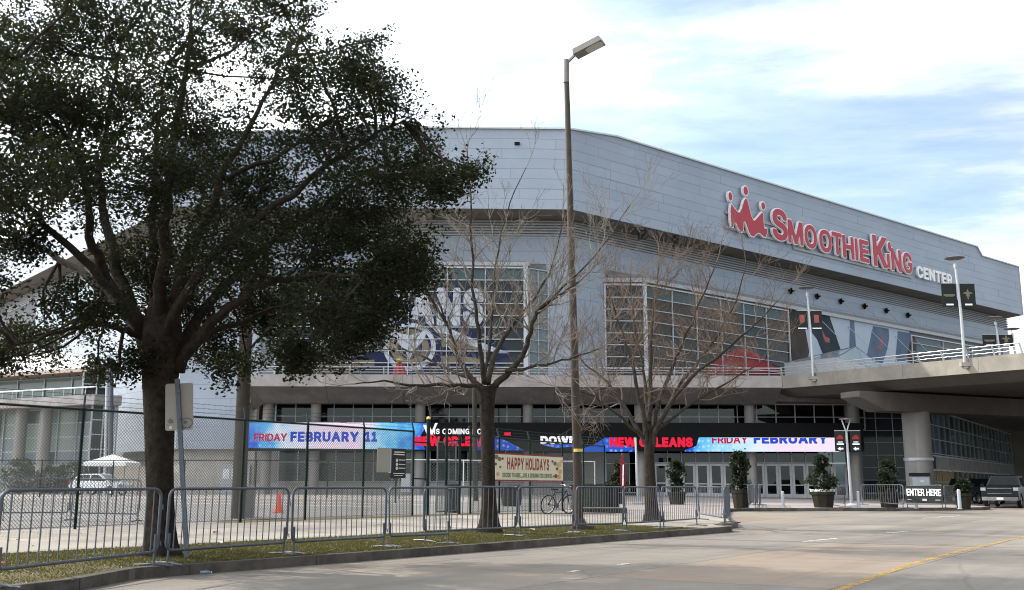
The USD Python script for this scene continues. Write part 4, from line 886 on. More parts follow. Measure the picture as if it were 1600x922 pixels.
# ------------------------------------------------------------------ trees
class Tree:
    def __init__(s, seed): s.r = random.Random(seed); s.trunk = MB(); s.limbs = []; s.small = MB(); s.tips = []
    def curve(s, pts, r0, r1, n=7, mb=None, sub=3, wob=0.):
        P = np.asarray(pts, float); t = np.linspace(0, 1, len(P)); T = np.linspace(0, 1, (len(P) - 1) * sub + 1)
        from scipy.interpolate import PchipInterpolator
        Q = PchipInterpolator(t, P)(T)
        if wob: Q[1:-1] += np.array([[s.r.gauss(0, wob) for _ in range(3)] for _ in range(len(Q) - 2)])
        R = r0 + (r1 - r0) * T ** .85
        (mb or s.small).tube(Q, R, n, caps=True)
        return Q, R
    def sprout(s, p, d, L, r, lvl, maxl, bend=.25, up=.12, kids=(3, 5), spread=.8, n=4):
        d = d / np.linalg.norm(d); pts = [p]; k = 4 if lvl < maxl else 3; q = p.copy(); dd = d.copy()
        for _ in range(k):
            dd = dd + np.array([s.r.gauss(0, bend), s.r.gauss(0, bend), s.r.gauss(0, bend) + up]); dd /= np.linalg.norm(dd); q = q + dd * L / k; pts.append(q)
        pts = np.array(pts); s.small.tube(pts, np.linspace(r, max(r * .42, .0052), len(pts)), max(3, n - lvl // 2), caps=False)
        if lvl >= maxl: s.tips.append(pts[-1]); return
        for _ in range(s.r.randint(*kids)):
            t = s.r.uniform(.25, 1.); i = min(int(t * k), k - 1); f = t * k - i; b = pts[i] * (1 - f) + pts[i + 1] * f
            ax = np.array([s.r.gauss(0, 1) for _ in range(3)]); ax -= ax @ dd * dd; ax /= np.linalg.norm(ax)
            s.sprout(b, dd + ax * s.r.uniform(.5, 1.) * spread, L * s.r.uniform(.45, .75), r * (1 - .5 * t) * .62, lvl + 1, maxl, bend, up, kids, spread, n)

def leaf_mesh(C, N, size, flat=.35):
    """Small folded diamonds: C centres (n,3); N preferred normals."""
    n = len(C); a = rng.normal(0, 1, (n, 3)); a[:, 2] *= .6; a /= np.linalg.norm(a, axis=1, keepdims=True)
    b = np.cross(a, rng.normal(0, 1, (n, 3)) + N); b /= np.maximum(np.linalg.norm(b, axis=1, keepdims=True), 1e-6)
    c = np.cross(a, b); l = (size * rng.uniform(.7, 1.25, n))[:, None]; w = l * rng.uniform(.24, .36, n)[:, None]
    v = np.stack([C - a * l / 2, C + b * w + c * w * .35 + a * l * .08, C + a * l / 2, C - b * w + c * w * .35 + a * l * .08], 1).reshape(-1, 3)
    i = np.arange(n)[:, None] * 4
    return v, np.vstack([i + [0, 1, 2], i + [0, 2, 3]])

# the evergreen oak at the left
ob = gp(247, 868); OY = ob[1]
oak = thing('oak_tree', 'large dark evergreen oak with a broad dense crown on the kerbside grass at left', 'tree', tuple(ob))
T = Tree(3)
o3 = lambda px, py, dy=0.: at(px, py, OY + dy)
tr = MB()
zz = [868, 850, 820, 780, 720, 660, 610, 570, 535, 505, 480, 455]; xl = [209, 219, 224, 226, 225, 224, 222, 220, 219, 221, 231, 243]; xr = [286, 279, 275, 272, 271, 273, 277, 283, 288, 285, 274, 256]
nn = 20; V = []
for k, (y, a, b) in enumerate(zip(zz, xl, xr)):
    c = o3((a + b) / 2, y); rr = (o3(b, y)[0] - o3(a, y)[0]) / 2 * (.98 if k == 0 else .88)
    if k == 0: c[2] -= .12
    an = np.arange(nn) * 2 * math.pi / nn; rad = rr * (1 + .07 * np.sin(3 * an + k * .3) + (.16 if k == 0 else .05) * np.sin(5 * an + 1) + .03 * np.sin(9 * an + k))
    V.append(np.column_stack([c[0] + rad * np.cos(an), c[1] + rad * np.sin(an), np.full(nn, c[2])]))
i = np.arange(nn); j = (i + 1) % nn
tr.add(np.vstack(V), np.vstack([np.stack([k * nn + i, k * nn + j, (k + 1) * nn + j, (k + 1) * nn + i], 1) for k in range(len(zz) - 1)]))
part(oak, 'trunk', tr, K['bark'], world=True, smooth=True)
LIMBS = [([(235, 560, 0), (205, 490, 0), (160, 415, -.2), (140, 350, -.5), (132, 260, -.9), (125, 150, -1.2)], .19, .03), ([(230, 520, .1), (175, 395, .8), (160, 300, 1.4), (170, 180, 2.0), (190, 60, 2.2)], .16, .03),
         ([(278, 580, 0), (320, 520, -.2), (372, 470, -.5), (430, 440, -.9), (500, 430, -1.3), (570, 430, -1.6)], .15, .03), ([(262, 540, 0), (280, 440, .2), (310, 370, .4), (345, 280, .5), (400, 180, .6), (440, 90, .6)], .19, .03),
         ([(250, 530, 0), (255, 420, -.5), (262, 330, -.9), (270, 220, -1.1), (290, 100, -1.2), (300, 0, -1.2)], .17, .03), ([(225, 530, 0), (190, 512, -.6), (140, 508, -1.2), (80, 522, -1.8), (20, 540, -2.3)], .09, .02),
         ([(275, 560, .2), (330, 470, 1.2), (420, 380, 2.0), (520, 310, 2.4), (600, 260, 2.6), (690, 265, 2.7)], .14, .025), ([(260, 520, -.2), (330, 400, -.7), (430, 320, -.9), (540, 240, -1.0), (630, 190, -1.0)], .13, .025),
         ([(225, 520, -.1), (160, 440, -.6), (90, 370, -.9), (20, 300, -1.), (-60, 240, -1.)], .13, .025), ([(225, 530, .3), (120, 420, 2.0), (30, 370, 2.9), (-60, 330, 3.2)], .13, .025), ([(245, 520, .3), (240, 380, 1.6), (245, 240, 2.4), (260, 100, 2.6)], .14, .03),
         ([(300, 540, 0), (380, 500, .6), (470, 480, 1.1), (560, 490, 1.5), (620, 480, 1.7)], .08, .02), ([(345, 280, .5), (420, 250, .5), (500, 200, .4), (580, 140, .3)], .07, .02), ([(132, 260, -.9), (80, 180, -1.2), (30, 90, -1.4)], .06, .02)]
limb_pts = []
for pts, r0, r1 in LIMBS:
    mb = MB(); Q, R = T.curve([o3(*p) for p in pts], r0 * .8, r1 * .7, 9, mb, 4, .03); limb_pts.append(Q); part(oak, 'limb', mb, K['bark'], world=True, smooth=True)
LP = np.vstack(limb_pts)
BLOBS = [(60, 60, 85), (170, 45, 85), (290, 55, 85), (395, 55, 60), (460, 120, 72), (545, 105, 48), (600, 150, 48), (640, 195, 38), (520, 215, 85), (630, 265, 72), (700, 282, 42), (735, 272, 22), (560, 330, 80), (625, 390, 50), (655, 425, 30), (480, 395, 80), (600, 440, 50), (640, 425, 34), (600, 490, 38), (560, 505, 48), (520, 540, 36), (460, 562, 30), (90, 545, 40), (40, 560, 34), (560, 465, 52), (500, 495, 50), (565, 535, 28),
         (400, 300, 95), (300, 190, 95), (200, 170, 90), (100, 175, 85), (20, 160, 75), (30, 280, 85), (130, 280, 85), (250, 290, 85), (345, 395, 75), (230, 410, 70), (40, 370, 42), (105, 470, 34), (35, 525, 42), (10, 565, 22), (150, 500, 42), (185, 560, 30), (330, 535, 42), (405, 480, 55), (440, 545, 30), (352, 578, 22), (140, 575, 16), (230, 575, 30),
         (-60, 80, 90), (-90, 200, 90), (-70, 320, 80), (-50, 440, 60), (120, -60, 80), (260, -70, 80), (390, -40, 45), (480, 30, 20), (490, 60, 22), (415, 10, 30), (600, 60, 10), (575, 75, 18), (300, 470, 50), (390, 560, 22), (480, 550, 25), (610, 480, 25), (590, 440, 40)]
px_m = OY / 1600 * 1.0
centres, rads = [], []
for bx, by, brad in BLOBS:
    half = 4.2 * math.sqrt(max(.06, 1 - ((bx - 270) / 520) ** 2 * .9 - (max(0, by - 420) / 240) ** 2 * .5))
    for k in range(2 if brad > 40 else 1):
        dy = rng.uniform(-1, 1) * half if k == 0 else -rng.uniform(.1, .9) * half * (1 if rng.random() < .5 else -1)
        c = at(bx + rng.normal(0, 6), by + rng.normal(0, 6), OY + dy * .9)
        k_ = OY / (OY + dy * .9)
        c[0] = c[0] * (1 - (1 - k_) * .0); centres.append(c); rads.append(brad * px_m * (OY + dy * .9) / OY)
centres, rads = np.array(centres), np.array(rads)
spr = []
for c, r in zip(centres, rads):
    m = int(24 + 112 * (r ** 2) / .55)
    d = rng.normal(0, 1, (m, 3)); d /= np.linalg.norm(d, axis=1, keepdims=True); rr = r * rng.uniform(.1, 1.25, m) ** .6
    spr.append(c + d * rr[:, None] * [1, 1, .85])
spr = np.vstack(spr); spr = spr[spr[:, 2] > 2.2]
dens = .55 * meshkit.fbm(spr * 1.5, 2, 9) + .45 * meshkit.fbm(spr * 4.2, 2, 19); spr = spr[dens > np.where(spr[:, 2] > 6.2, .44, .41)]
tw = MB(); leafC = []
idx = rng.permutation(len(spr))
for c, r in zip(centres, rads):                   # branch from the nearest limb to each clump
    q = LP[np.argmin(np.linalg.norm(LP - c, axis=1))]; mid = (q + c) / 2 + rng.normal(0, .12, 3) - [0, 0, .1]
    T.curve([q, mid, c], .035, .012, 5, tw, 3, .02)
for i in idx:
    p = spr[i]; k = np.argmin(np.linalg.norm(centres - p, axis=1)); q = centres[k]; d = p - q; L = np.linalg.norm(d)
    e = p + d / max(L, .1) * .12 + rng.normal(0, .06, 3)
    if rng.random() < .5: tw.tube([q + d * .25, q + d * .65 + rng.normal(0, .03, 3), e], [.009, .006, .003], 3, caps=False)
    m = rng.integers(14, 26); t = rng.random(m)[:, None]; leafC.append(p + (e - p) * t + rng.normal(0, .095, (m, 3)) * [1, 1, .7])
leafC = np.vstack(leafC)
part(oak, 'branches', tw, K['bark'], world=True)
part(oak, 'crown', leaf_mesh(leafC, np.array([0, 0, .8]), .072), K['oakleaf'], world=True)


def bare_tree(name, label, base, trunk, limbs, seed, twmat, maxl, L0, kids, extra=None, up=.16, first=6, bark=None):
    P0 = gp(*base); Y = P0[1]; t = thing(name, label, 'tree', tuple(P0), group=None); T = Tree(seed); o = lambda px, py, dy=0.: at(px, py, Y + dy)
    mb = MB(); V = []; nn = 16; an = np.arange(nn) * 2 * math.pi / nn
    for k, (xl, xr, y) in enumerate(trunk):
        c = o((xl + xr) / 2, y); r = (o(xr, y)[0] - o(xl, y)[0]) / 2; c[2] -= .1 if k == 0 else 0
        rad = r * (1 + (.15 if k == 0 else .05) * np.sin(4 * an + 1) + .03 * np.sin(7 * an + k)); V.append(np.column_stack([c[0] + rad * np.cos(an), c[1] + rad * np.sin(an), np.full(nn, c[2])]))
    i = np.arange(nn); j = (i + 1) % nn
    mb.add(np.vstack(V), np.vstack([np.stack([k * nn + i, k * nn + j, (k + 1) * nn + j, (k + 1) * nn + i], 1) for k in range(len(trunk) - 1)]))
    part(t, 'trunk', mb, bark or K['bark'], world=True, smooth=True)
    for pts, r0, r1 in limbs:
        mb = MB(); Q, R = T.curve([o(*p) for p in pts], r0, r1, 7, mb, 4, .012 * Y / 20); part(t, 'limb', mb, bark or K['bark2'], world=True, smooth=True)
        n = len(Q)
        for k in range(first):
            i = T.r.randint(int(n * .25), n - 2); d = Q[i + 1] - Q[i]; d /= np.linalg.norm(d); ax = np.array([T.r.gauss(0, 1), T.r.gauss(0, .8), T.r.gauss(.35, .8)]); ax -= ax @ d * d; ax /= np.linalg.norm(ax)
            T.sprout(Q[i], d * .7 + ax * .9, L0 * T.r.uniform(.5, 1.2), min(R[i] * .6, .022), 1, maxl, .27, up, kids, .75)
        T.sprout(Q[-1], Q[-1] - Q[-2], L0 * .8, r1, 1, maxl, .14, up, kids, .6)
    part(t, 'twigs', T.small, twmat, world=True)
    return t
bare_tree('bare_tree', 'leafless street tree with long pale upright shoots in front of the wordmark window', (763, 832),
          [(741, 786, 832), (748, 780, 818), (752, 776, 795), (753, 773, 750), (752, 773, 700), (751, 772, 650), (750, 773, 622), (748, 776, 604)],
          [([(757, 612, 0), (740, 602, 0), (700, 602, -.2), (650, 602, -.4), (600, 596, -.6), (555, 600, -.8)], .075, .014), ([(752, 606, 0), (728, 580, .2), (712, 548, .4), (698, 505, .5), (678, 450, .6)], .085, .02),
           ([(757, 600, 0), (752, 560, -.2), (745, 500, -.4), (738, 430, -.5), (737, 330, -.5), (730, 235, -.5)], .075, .012), ([(768, 606, 0), (790, 585, -.2), (815, 558, -.4), (828, 520, -.5), (838, 490, -.6), (872, 462, -.8), (905, 440, -1.)], .095, .025),
           ([(762, 600, .1), (775, 550, .5), (800, 510, .8), (832, 470, 1.), (858, 425, 1.2), (880, 340, 1.3)], .08, .014), ([(735, 590, .2), (690, 572, .9), (650, 552, 1.4), (610, 545, 1.8), (570, 555, 2.)], .05, .012), ([(790, 580, -.3), (840, 572, -.8), (890, 560, -1.2), (935, 545, -1.5)], .045, .012), ([(757, 600, .1), (768, 520, .8), (772, 440, 1.1), (790, 340, 1.2), (822, 262, 1.3)], .05, .010), ([(838, 490, -.6), (880, 450, -.6), (930, 400, -.5), (985, 320, -.4)], .04, .01), ([(698, 505, .5), (660, 440, .3), (640, 380, .2), (625, 320, .2)], .04, .008)],
          5, K['twig'], 3, 1.2, (3, 5), up=.15, first=14)
bare_tree('bare_tree', 'leafless street tree with a fan of fine reddish twigs near the island tip', (1021, 815),
          [(1004, 1042, 815), (1007, 1030, 802), (1008, 1026, 780), (1008, 1024, 745), (1007, 1022, 715), (1007, 1022, 695), (1010, 1020, 672)],
          [([(1014, 708, 0), (990, 660, .3), (950, 600, .6), (915, 570, .9), (885, 540, 1.1)], .09, .016), ([(1013, 700, 0), (1002, 640, -.2), (985, 560, -.4), (965, 500, -.6), (950, 450, -.7)], .09, .016), ([(1015, 695, 0), (1016, 620, .2), (1018, 540, .4), (1022, 470, .5), (1030, 415, .6)], .1, .016), ([(1016, 705, 0), (1036, 650, -.2), (1080, 590, -.5), (1130, 550, -.7), (1180, 505, -.8), (1215, 470, -.9)], .1, .014),
           ([(1015, 700, 0), (1032, 625, .5), (1065, 540, .9), (1095, 470, 1.1), (1120, 410, 1.2)], .09, .016), ([(1017, 690, 0), (1055, 612, .8), (1110, 540, 1.3), (1150, 470, 1.6), (1165, 410, 1.7)], .08, .014), ([(1012, 690, 0), (960, 645, -.6), (920, 615, -1.), (880, 605, -1.3)], .06, .012), ([(1014, 660, 0), (1005, 580, 1.), (990, 500, 1.5), (985, 430, 1.8)], .07, .013), ([(1017, 680, 0), (1090, 625, .3), (1150, 590, .5), (1200, 560, .7)], .06, .012)],
          8, K['twig3'], 3, 1.4, (4, 7), up=.1, first=10)

# ------------------------------------------------------------------ crowd barricades
BLN, BH = 2.4, 1.1
def barricade_model(t):
    fr = MB(); L, zb, r = BLN, .20, .12; pts = []
    for cx, cz, a0 in ((L - r, zb + r, -90), (L - r, BH - r, 0), (r, BH - r, 90), (r, zb + r, 180)):
        for k in range(5): a = math.radians(a0 + k * 22.5); pts.append([cx + r * math.cos(a), 0, cz + r * math.sin(a)])
    pts.append(pts[0]); pts = np.array(pts); fr.tube(pts, .021, 8, caps=False)
    part(t, 'frame', fr, K['galv_d'], smooth=True)
    for k in range(17): x = .13 + k * (L - .26) / 16; part(t, 'bar', MB().cyl([x, 0, zb], [x, 0, BH - .01], .0085, 6), K['galv'])
    for x in (.05, L - .05):
        part(t, 'foot', MB().cyl([x, 0, .015], [x, 0, .45], .019, 6).tube([[x, -.32, .012], [x, -.05, .03], [x, .05, .03], [x, .32, .012]], .017, 6), K['galv_d'])
    part(t, 'hook', MB().tube([[L - .02, 0, .85], [L + .05, 0, .87], [L + .06, 0, .80]], .010, 5).tube([[L - .02, 0, .32], [L + .05, 0, .34], [L + .06, 0, .28]], .010, 5), K['galv_d'])
BAR0 = None
def barricade(pa, pb, label, lean=0., group=None):
    global BAR0
    pa, pb = np.asarray(pa, float), np.asarray(pb, float); d = pb - pa; L = np.linalg.norm(d[:2]); rz = math.degrees(math.atan2(d[1], d[0])); ry = -math.degrees(math.atan2(d[2], L))
    args = dict(loc=tuple(pa), rot=(lean, ry, rz), scale=(float(np.linalg.norm(d)) / BLN, 1, 1))
    if BAR0 is None: BAR0 = thing('crowd_barricade', label, 'barricade', group=group, **args); barricade_model(BAR0)
    else: copy(BAR0, 'crowd_barricade', label, 'barricade', group=group, **args)
G1 = 'steel crowd barricades along the kerbside grass'
for a, b, lab in (((-12, 919), (244, 884), 'steel crowd barricade at the left edge, left of the oak trunk'), ((257, 882.5), (446, 866.5), 'steel crowd barricade right of the oak trunk and behind the leaning sign post'), ((455, 866), (602, 855.5), 'steel crowd barricade in front of the orange cone side of the lot'),
                  ((608, 855), (702, 850), 'short seen steel crowd barricade overlapping another left of the first bare tree'), ((661, 846.5), (807, 838), 'steel crowd barricade in front of the first bare tree trunk'), ((812, 838.5), (897, 833.5), 'steel crowd barricade in front of the bicycle'),
                  ((900, 833), (974, 830.5), 'steel crowd barricade beside the tall lamp post foot'), ((978, 830), (1033, 826.5), 'steel crowd barricade in front of the second bare tree trunk'), ((1036, 826), (1090, 821.5), 'steel crowd barricade right of the second bare tree')):
    barricade(gp(*a), gp(*b), lab, rnd.uniform(-2, 2), G1)
barricade(gp(1092, 812), gp(1133, 820), 'sunlit steel crowd barricade at the tip of the island', 0, G1)
barricade(gp(1134, 820), gp(1141, 817), 'steel crowd barricade seen end on at the island tip', 0, G1)
G2 = 'steel crowd barricades behind the chain link fence'
barricade(gp(2, 813), gp(106, 812.5), 'left of two steel barricades behind the chain link fence', 0, G2); barricade(gp(107, 813), gp(216, 815), 'right of two steel barricades behind the chain link fence, in front of the parked car', 0, G2)
G3 = 'steel crowd barricades on the plaza by the entrance doors'
for a, b, lab in (((1170, 795), (1178, 789), 'steel barricade beside the tall planter, nearest the planter'), ((1180, 795), (1184, 788), 'middle steel barricade of three beside the tall planter'), ((1187, 795), (1189, 788), 'steel barricade right of the tall planter, last of three'), ((1302, 790), (1321, 793), 'steel barricade behind the flowered planter'), ((1347, 789), (1413, 795), 'steel barricade left of the black entrance banner'), ((1417, 794), (1474, 794.5), 'steel barricade carrying the black entrance banner'), ((1477, 794), (1502, 791), 'steel barricade right of the black entrance banner')):
    barricade(gp(*a), gp(*b), lab, 0, G3)
# the black banner on a barricade
a, b = gp(1416, 794.5), gp(1474, 795); ew = Wall(a[:2] - [0, .07], (b - a)[:2]); Le = np.linalg.norm((b - a)[:2])
eb = thing('banner', 'black banner reading ENTER HERE hung on a barricade before the bridge pier', 'banner', tuple(a))
part(eb, 'cloth', MB().wbox(ew, 0, Le, a[2] + .28, a[2] + 1.08, -.01, .012), K['blk_plastic'], world=True)
et = fit(tshape('ENTER HERE', False).buffer(.035), .12, Le - .12, a[2] + .62, a[2] + .94)
part(eb, 'lettering', MB().poly(ew, et, .014, .02), K['signwhite'], world=True)
for q_ in (sbox(Le * .46, a[2] + .38, Le * .58, a[2] + .48), sbox(.15, a[2] + .42, .5, a[2] + .45), sbox(Le - .6, a[2] + .42, Le - .2, a[2] + .45)): part(eb, 'small_print', MB().poly(ew, q_, .014, .02), K['frame'], world=True)

# ------------------------------------------------------------------ chain link fence
FP = np.array([-10.2, 24.0]); fdv = np.array([.553, .833]); FW = Wall(FP, fdv)
FHt = 2.75
def chain(t, W, s0, s1, z0, z1, pitch, r, mat, name='chain_link'):
    mb = []; H = z1 - z0; Lw = s1 - s0
    for sgn in (1, -1):
        k0 = -H if sgn > 0 else 0
        for c in np.arange(k0, Lw + (0 if sgn > 0 else H), pitch):
            # line s = c + sgn*z
            za, zc_ = 0., H
            sa, sb = c, c + sgn * H
            if sgn > 0:
                if sa < 0: za, sa = -c, 0.
                if sb > Lw: zc_, sb = Lw - c, Lw
            else:
                if sa > Lw: za, sa = c - Lw, Lw
                if sb < 0: zc_, sb = c, 0.
            if zc_ - za < .05: continue
            p, q = W.pt(s0 + sa, z0 + za, sgn * r), W.pt(s0 + sb, z0 + zc_, sgn * r); d = (q - p) / np.linalg.norm(q - p); x = np.cross(d, W.n)
            mb.append([p + x * r, p - x * r * .5 + W.n * r, p - x * r * .5 - W.n * r, q + x * r, q - x * r * .5 + W.n * r, q - x * r * .5 - W.n * r])
    v = np.array(mb).reshape(-1, 3); n = len(mb); i = np.arange(n)[:, None] * 6
    f = np.vstack([i + [0, 1, 4], i + [0, 4, 3], i + [1, 2, 5], i + [1, 5, 4], i + [2, 0, 3], i + [2, 3, 5]])
    part(t, name, (v, f), mat, world=True)
def fence_run(name, label, W, ss, H, zf, mats, pitch=.085, r=.0052, arms=True, top_r=.028, post_r=.038, barbs=True, close=1, armdir=1):
    p0 = W.pt(ss[0], 0); t = thing(name, label, 'fence', (p0[0], p0[1], zf(*p0[:2])))
    zs = [zf(*W.pt(s, 0)[:2]) for s in ss]
    for s, z in zip(ss, zs):
        p = W.pt(s, z - .1); part(t, 'post', MB().cyl(p, W.pt(s, z + H + .03), post_r, 8), mats[0], world=True, smooth=40)
        if arms: part(t, 'barb_arm', MB().bar(W.pt(s, z + H), W.pt(s + .16, z + H + .36, -.22 * armdir), .045), mats[0], world=True)
    for k in range(len(ss) - 1):
        a, b, za, zb2 = ss[k], ss[k + 1], zs[k], zs[k + 1]
        part(t, 'top_rail', MB().cyl(W.pt(a, za + H), W.pt(b, zb2 + H), top_r, 7), mats[0], world=True, smooth=40)
        part(t, 'tension_wire', MB().cyl(W.pt(a, za + .06), W.pt(b, zb2 + .06), .006, 4), mats[1], world=True)
        chain(t, W, a, b, (za + zb2) / 2 + .04, (za + zb2) / 2 + H + .04, pitch, r, mats[1])
        if barbs:
            for j in (1, 2, 3):
                q = lambda s, z: W.pt(s + .16 * j / 3, z + H + .36 * j / 3, -.22 * j / 3 * armdir)
                mb = MB().cyl(q(a, za), q(b, zb2), .0045, 4)
                for u in np.arange(.05, 1, .12 / max(b - a, .2) * 1.6):
                    c = q(a, za) + (q(b, zb2) - q(a, za)) * u; mb.bar(c - [.02, .01, .03], c + [.02, .01, .03], .005)
                part(t, 'barbed_wire', mb, mats[1], world=True)
    return t
fs = lambda px: FW.s(px, 760)
fence_run('chain_link_fence', 'dark green barbed wire topped chain link fence left of the gate', FW, [fs(-60), fs(122), fs(258), fs(378), fs(478), fs(567), fs(645)], FHt, G, (K['green'], K['wire']))
fence_run('chain_link_fence', 'dark green chain link fence right of the gate carrying the holiday banner', FW, [fs(735), fs(780), fs(828), fs(879), fs(912), fs(945)], FHt, G, (K['green'], K['wire']), pitch=.1, r=.0052)
gate = thing('fence_gate', 'open green pipe gate frame between the two lengths of chain link fence', 'gate', tuple(gp(690, 802)))
zg_ = lambda px: float(G(*FW.pt(fs(px), 0)[:2]))
for px, top, r_ in ((668, 3.2, .06), (697, 2.95, .05), (718, 2.75, .045)):
    s = fs(px); part(gate, 'post', MB().cyl(FW.pt(s, zg_(px) - .1), FW.pt(s, zg_(px) + top), r_, 8), K['green'], world=True, smooth=40)
p = FW.pt(fs(668), zg_(668) + 3.2); part(gate, 'post_cap', MB().lathe([(.0, -.02), (.07, 0), (.07, .05), (.0, .1)], 10, tuple(p)), K['yellow'], world=True)
gl0 = FW.pt(fs(683), zg_(683)); gl1 = gl0 + np.array([.55, 1.6, 0])
for z in (.1, 1.15, 2.45): part(gate, 'leaf_rail', MB().cyl(gl0 + [0, 0, z], gl1 + [0, 0, z], .024, 6), K['galv'], world=True)
for q in (gl0, gl1): part(gate, 'leaf_stile', MB().cyl(q + [0, 0, .1], q + [0, 0, 2.6], .03, 6), K['galv'], world=True)
gw = Wall(gl0[:2], (gl1 - gl0)[:2]); chain(gate, gw, 0, 1.69, gl0[2] + .1, gl0[2] + 2.45, .1, .004, K['wire'])
for z in (1.2, 2.4): part(gate, 'rail', MB().cyl(FW.pt(fs(645), zg_(650) + z), FW.pt(fs(668), zg_(668) + z), .025, 6), K['green'], world=True)
part(gate, 'rail', MB().cyl(FW.pt(fs(697), zg_(700) + 1.0), FW.pt(fs(718), zg_(718) + 1.0), .025, 6), K['green'], world=True)
part(gate, 'rail', MB().cyl(FW.pt(fs(697), zg_(700) + 2.5), FW.pt(fs(735), zg_(735) + 2.6), .025, 6), K['green'], world=True)
BF_ = Wall((-36, 61), (1, -.005))
fence_run('rear_fence', 'lower chain link fence across the far side of the parking lot', BF_, [0, 4.2, 8.4, 12.6, 16.8, 21.0, 25.2, 29.4], 2.15, G, (K['green'], K['wire_far']), pitch=.19, r=.005, arms=False, barbs=False)
RF_ = Wall(BF_.pt(29.4, 0)[:2], (11.2, -3.5)); fence_run('rear_fence', 'short chain link fence with pale top rail running behind the holiday banner', RF_, [0, 4, 8, 11.7], 2.3, G, (K['rail'], K['wire_far']), pitch=.19, r=.005, arms=False, barbs=False)

# holiday banner on the fence
hw = FW.off(.06); h0, h1 = hw.s(769, 730), hw.s(880, 730)
hz = lambda px, py: hw.sz(px, py)[1]
hb = thing('banner', 'cream holiday banner with red border tied to the fence right of the first bare tree', 'banner', tuple(hw.pt(h0, hz(769, 755))))
q00, q01, q10, q11 = hz(769, 751.5), hz(769, 707), hz(880, 753), hz(880, 713)
lerp = lambda s, v: (1 - v) * (q00 + (q10 - q00) * (s - h0) / (h1 - h0)) + v * (q01 + (q11 - q01) * (s - h0) / (h1 - h0))
Qd = lambda u0, u1, v0, v1: Polygon([(h0 + (h1 - h0) * u, lerp(h0 + (h1 - h0) * u, v)) for u, v in ((u0, v0), (u1, v0), (u1, v1), (u0, v1))])
def onban(shape, u0, u1, v0, v1):
    a, b, c, d = shape.bounds; from shapely import transform
    def fn(x): u = u0 + (u1 - u0) * (x[:, 0] - a) / (c - a); v = v0 + (v1 - v0) * (x[:, 1] - b) / (d - b); s = h0 + (h1 - h0) * u; return np.column_stack([s, lerp(s, v)])
    return transform(shape, fn)
part(hb, 'border', MB().poly(hw, Qd(0, 1, 0, 1), 0, .008), K['maroon'], world=True)
part(hb, 'cloth', MB().poly(hw, Qd(.008, .992, .05, .95), .009, .013), K['cream'], world=True)
part(hb, 'lettering', MB().poly(hw, onban(tshape('HAPPY HOLIDAYS', True), .19, .78, .42, .86), .014, .018), K['maroon'], world=True)
part(hb, 'lettering', MB().poly(hw, onban(tshape('DECIDE TO RIDE...USE A DESIGNATED DRIVER', True), .13, .82, .13, .30), .014, .018), K['inkgreen'], world=True)
for k, (u, v, r, mt) in enumerate(((.05, .85, .05, 'inkgreen'), (.09, .78, .045, 'inkgreen'), (.13, .80, .028, 'maroon'), (.04, .6, .03, 'maroon'), (.07, .25, .04, 'gold'), (.10, .5, .025, 'inkgreen'), (.83, .78, .028, 'maroon'), (.87, .7, .045, 'inkgreen'), (.93, .66, .06, 'gold'), (.90, .5, .035, 'maroon'), (.95, .4, .05, 'gold'), (.88, .22, .045, 'maroon'), (.93, .2, .05, 'gold'), (.97, .8, .035, 'gold'), (.84, .2, .02, 'maroon'))):
    part(hb, 'ornament', MB().poly(hw, onban(Point(0, 0).buffer(1, 6), u - r * .55, u + r * .55, v - r * 1.7, v + r * 1.7), .0145 + k * .0006, .0148 + k * .0006 + .001), K[mt], world=True)

# ------------------------------------------------------------------ poles, signs and lamps
p = gp(905, 827); top = at(884.5, 97, p[1] + .1)
lp = thing('street_lamp', 'tall bronze street lamp with one shoebox head rising in front of the arena corner', 'street lamp', tuple(p))
part(lp, 'pole', MB().tube([p - [0, 0, .1], p * .5 + top * .5, top], [.125, .1, .072], 14), K['pole'], world=True, smooth=40)
part(lp, 'pole_top', MB().cyl(top - [0, 0, .62], top + [0, 0, .06], .088, 14), K['lamp'], world=True, smooth=40)
part(lp, 'base_plate', MB().obox(p + [.08, 0, .04], [.28, 0, 0], [0, .28, 0], [0, 0, .05]).lathe([(.2, .09), (.16, .25), (.13, .27)], 14, tuple(p)), K['pole'], world=True)
part(lp, 'tape_band', MB().lathe([(.128, 1.98), (.129, 2.06)], 14, tuple(p + [-.01, 0, 0])), K['yellow'], world=True)
hd = np.array([.86, -.42, .30]); hd /= np.linalg.norm(hd); hs = np.cross(hd, [0, 0, 1]); hs /= np.linalg.norm(hs); hu = np.cross(hs, hd)
hc = top + hd * .72 + np.array([0, 0, .1])
part(lp, 'arm', MB().bar(top - [0, 0, .05], hc - hd * .38, .06), K['lamp'], world=True)
hb_ = MB(); Lh, Wh, Hh = .44, .20, .085
cs = [hc + hd * a * Lh * (.94 if c > 0 else 1) + hs * b * Wh * (.9 if c > 0 else 1) + hu * c * Hh for a in (-1, 1) for b in (-1, 1) for c in (-1, 1)]
hull = trimesh.Trimesh(cs).convex_hull; part(lp, 'head', (np.array(hull.vertices), np.array(hull.faces)), K['lamp'], world=True)
an = np.linspace(0, 2 * math.pi, 24, endpoint=False); lens = np.array([hc + hd * (.16 + .26 * math.copysign(abs(math.cos(a)) ** .6, math.cos(a))) + hs * .165 * math.copysign(abs(math.sin(a)) ** .6, math.sin(a)) - hu * (Hh + .012) for a in an])
lm_ = trimesh.Trimesh(np.vstack([lens, lens + hu * .03])).convex_hull; part(lp, 'lens', (np.array(lm_.vertices), np.array(lm_.faces)), K['lens'], world=True)

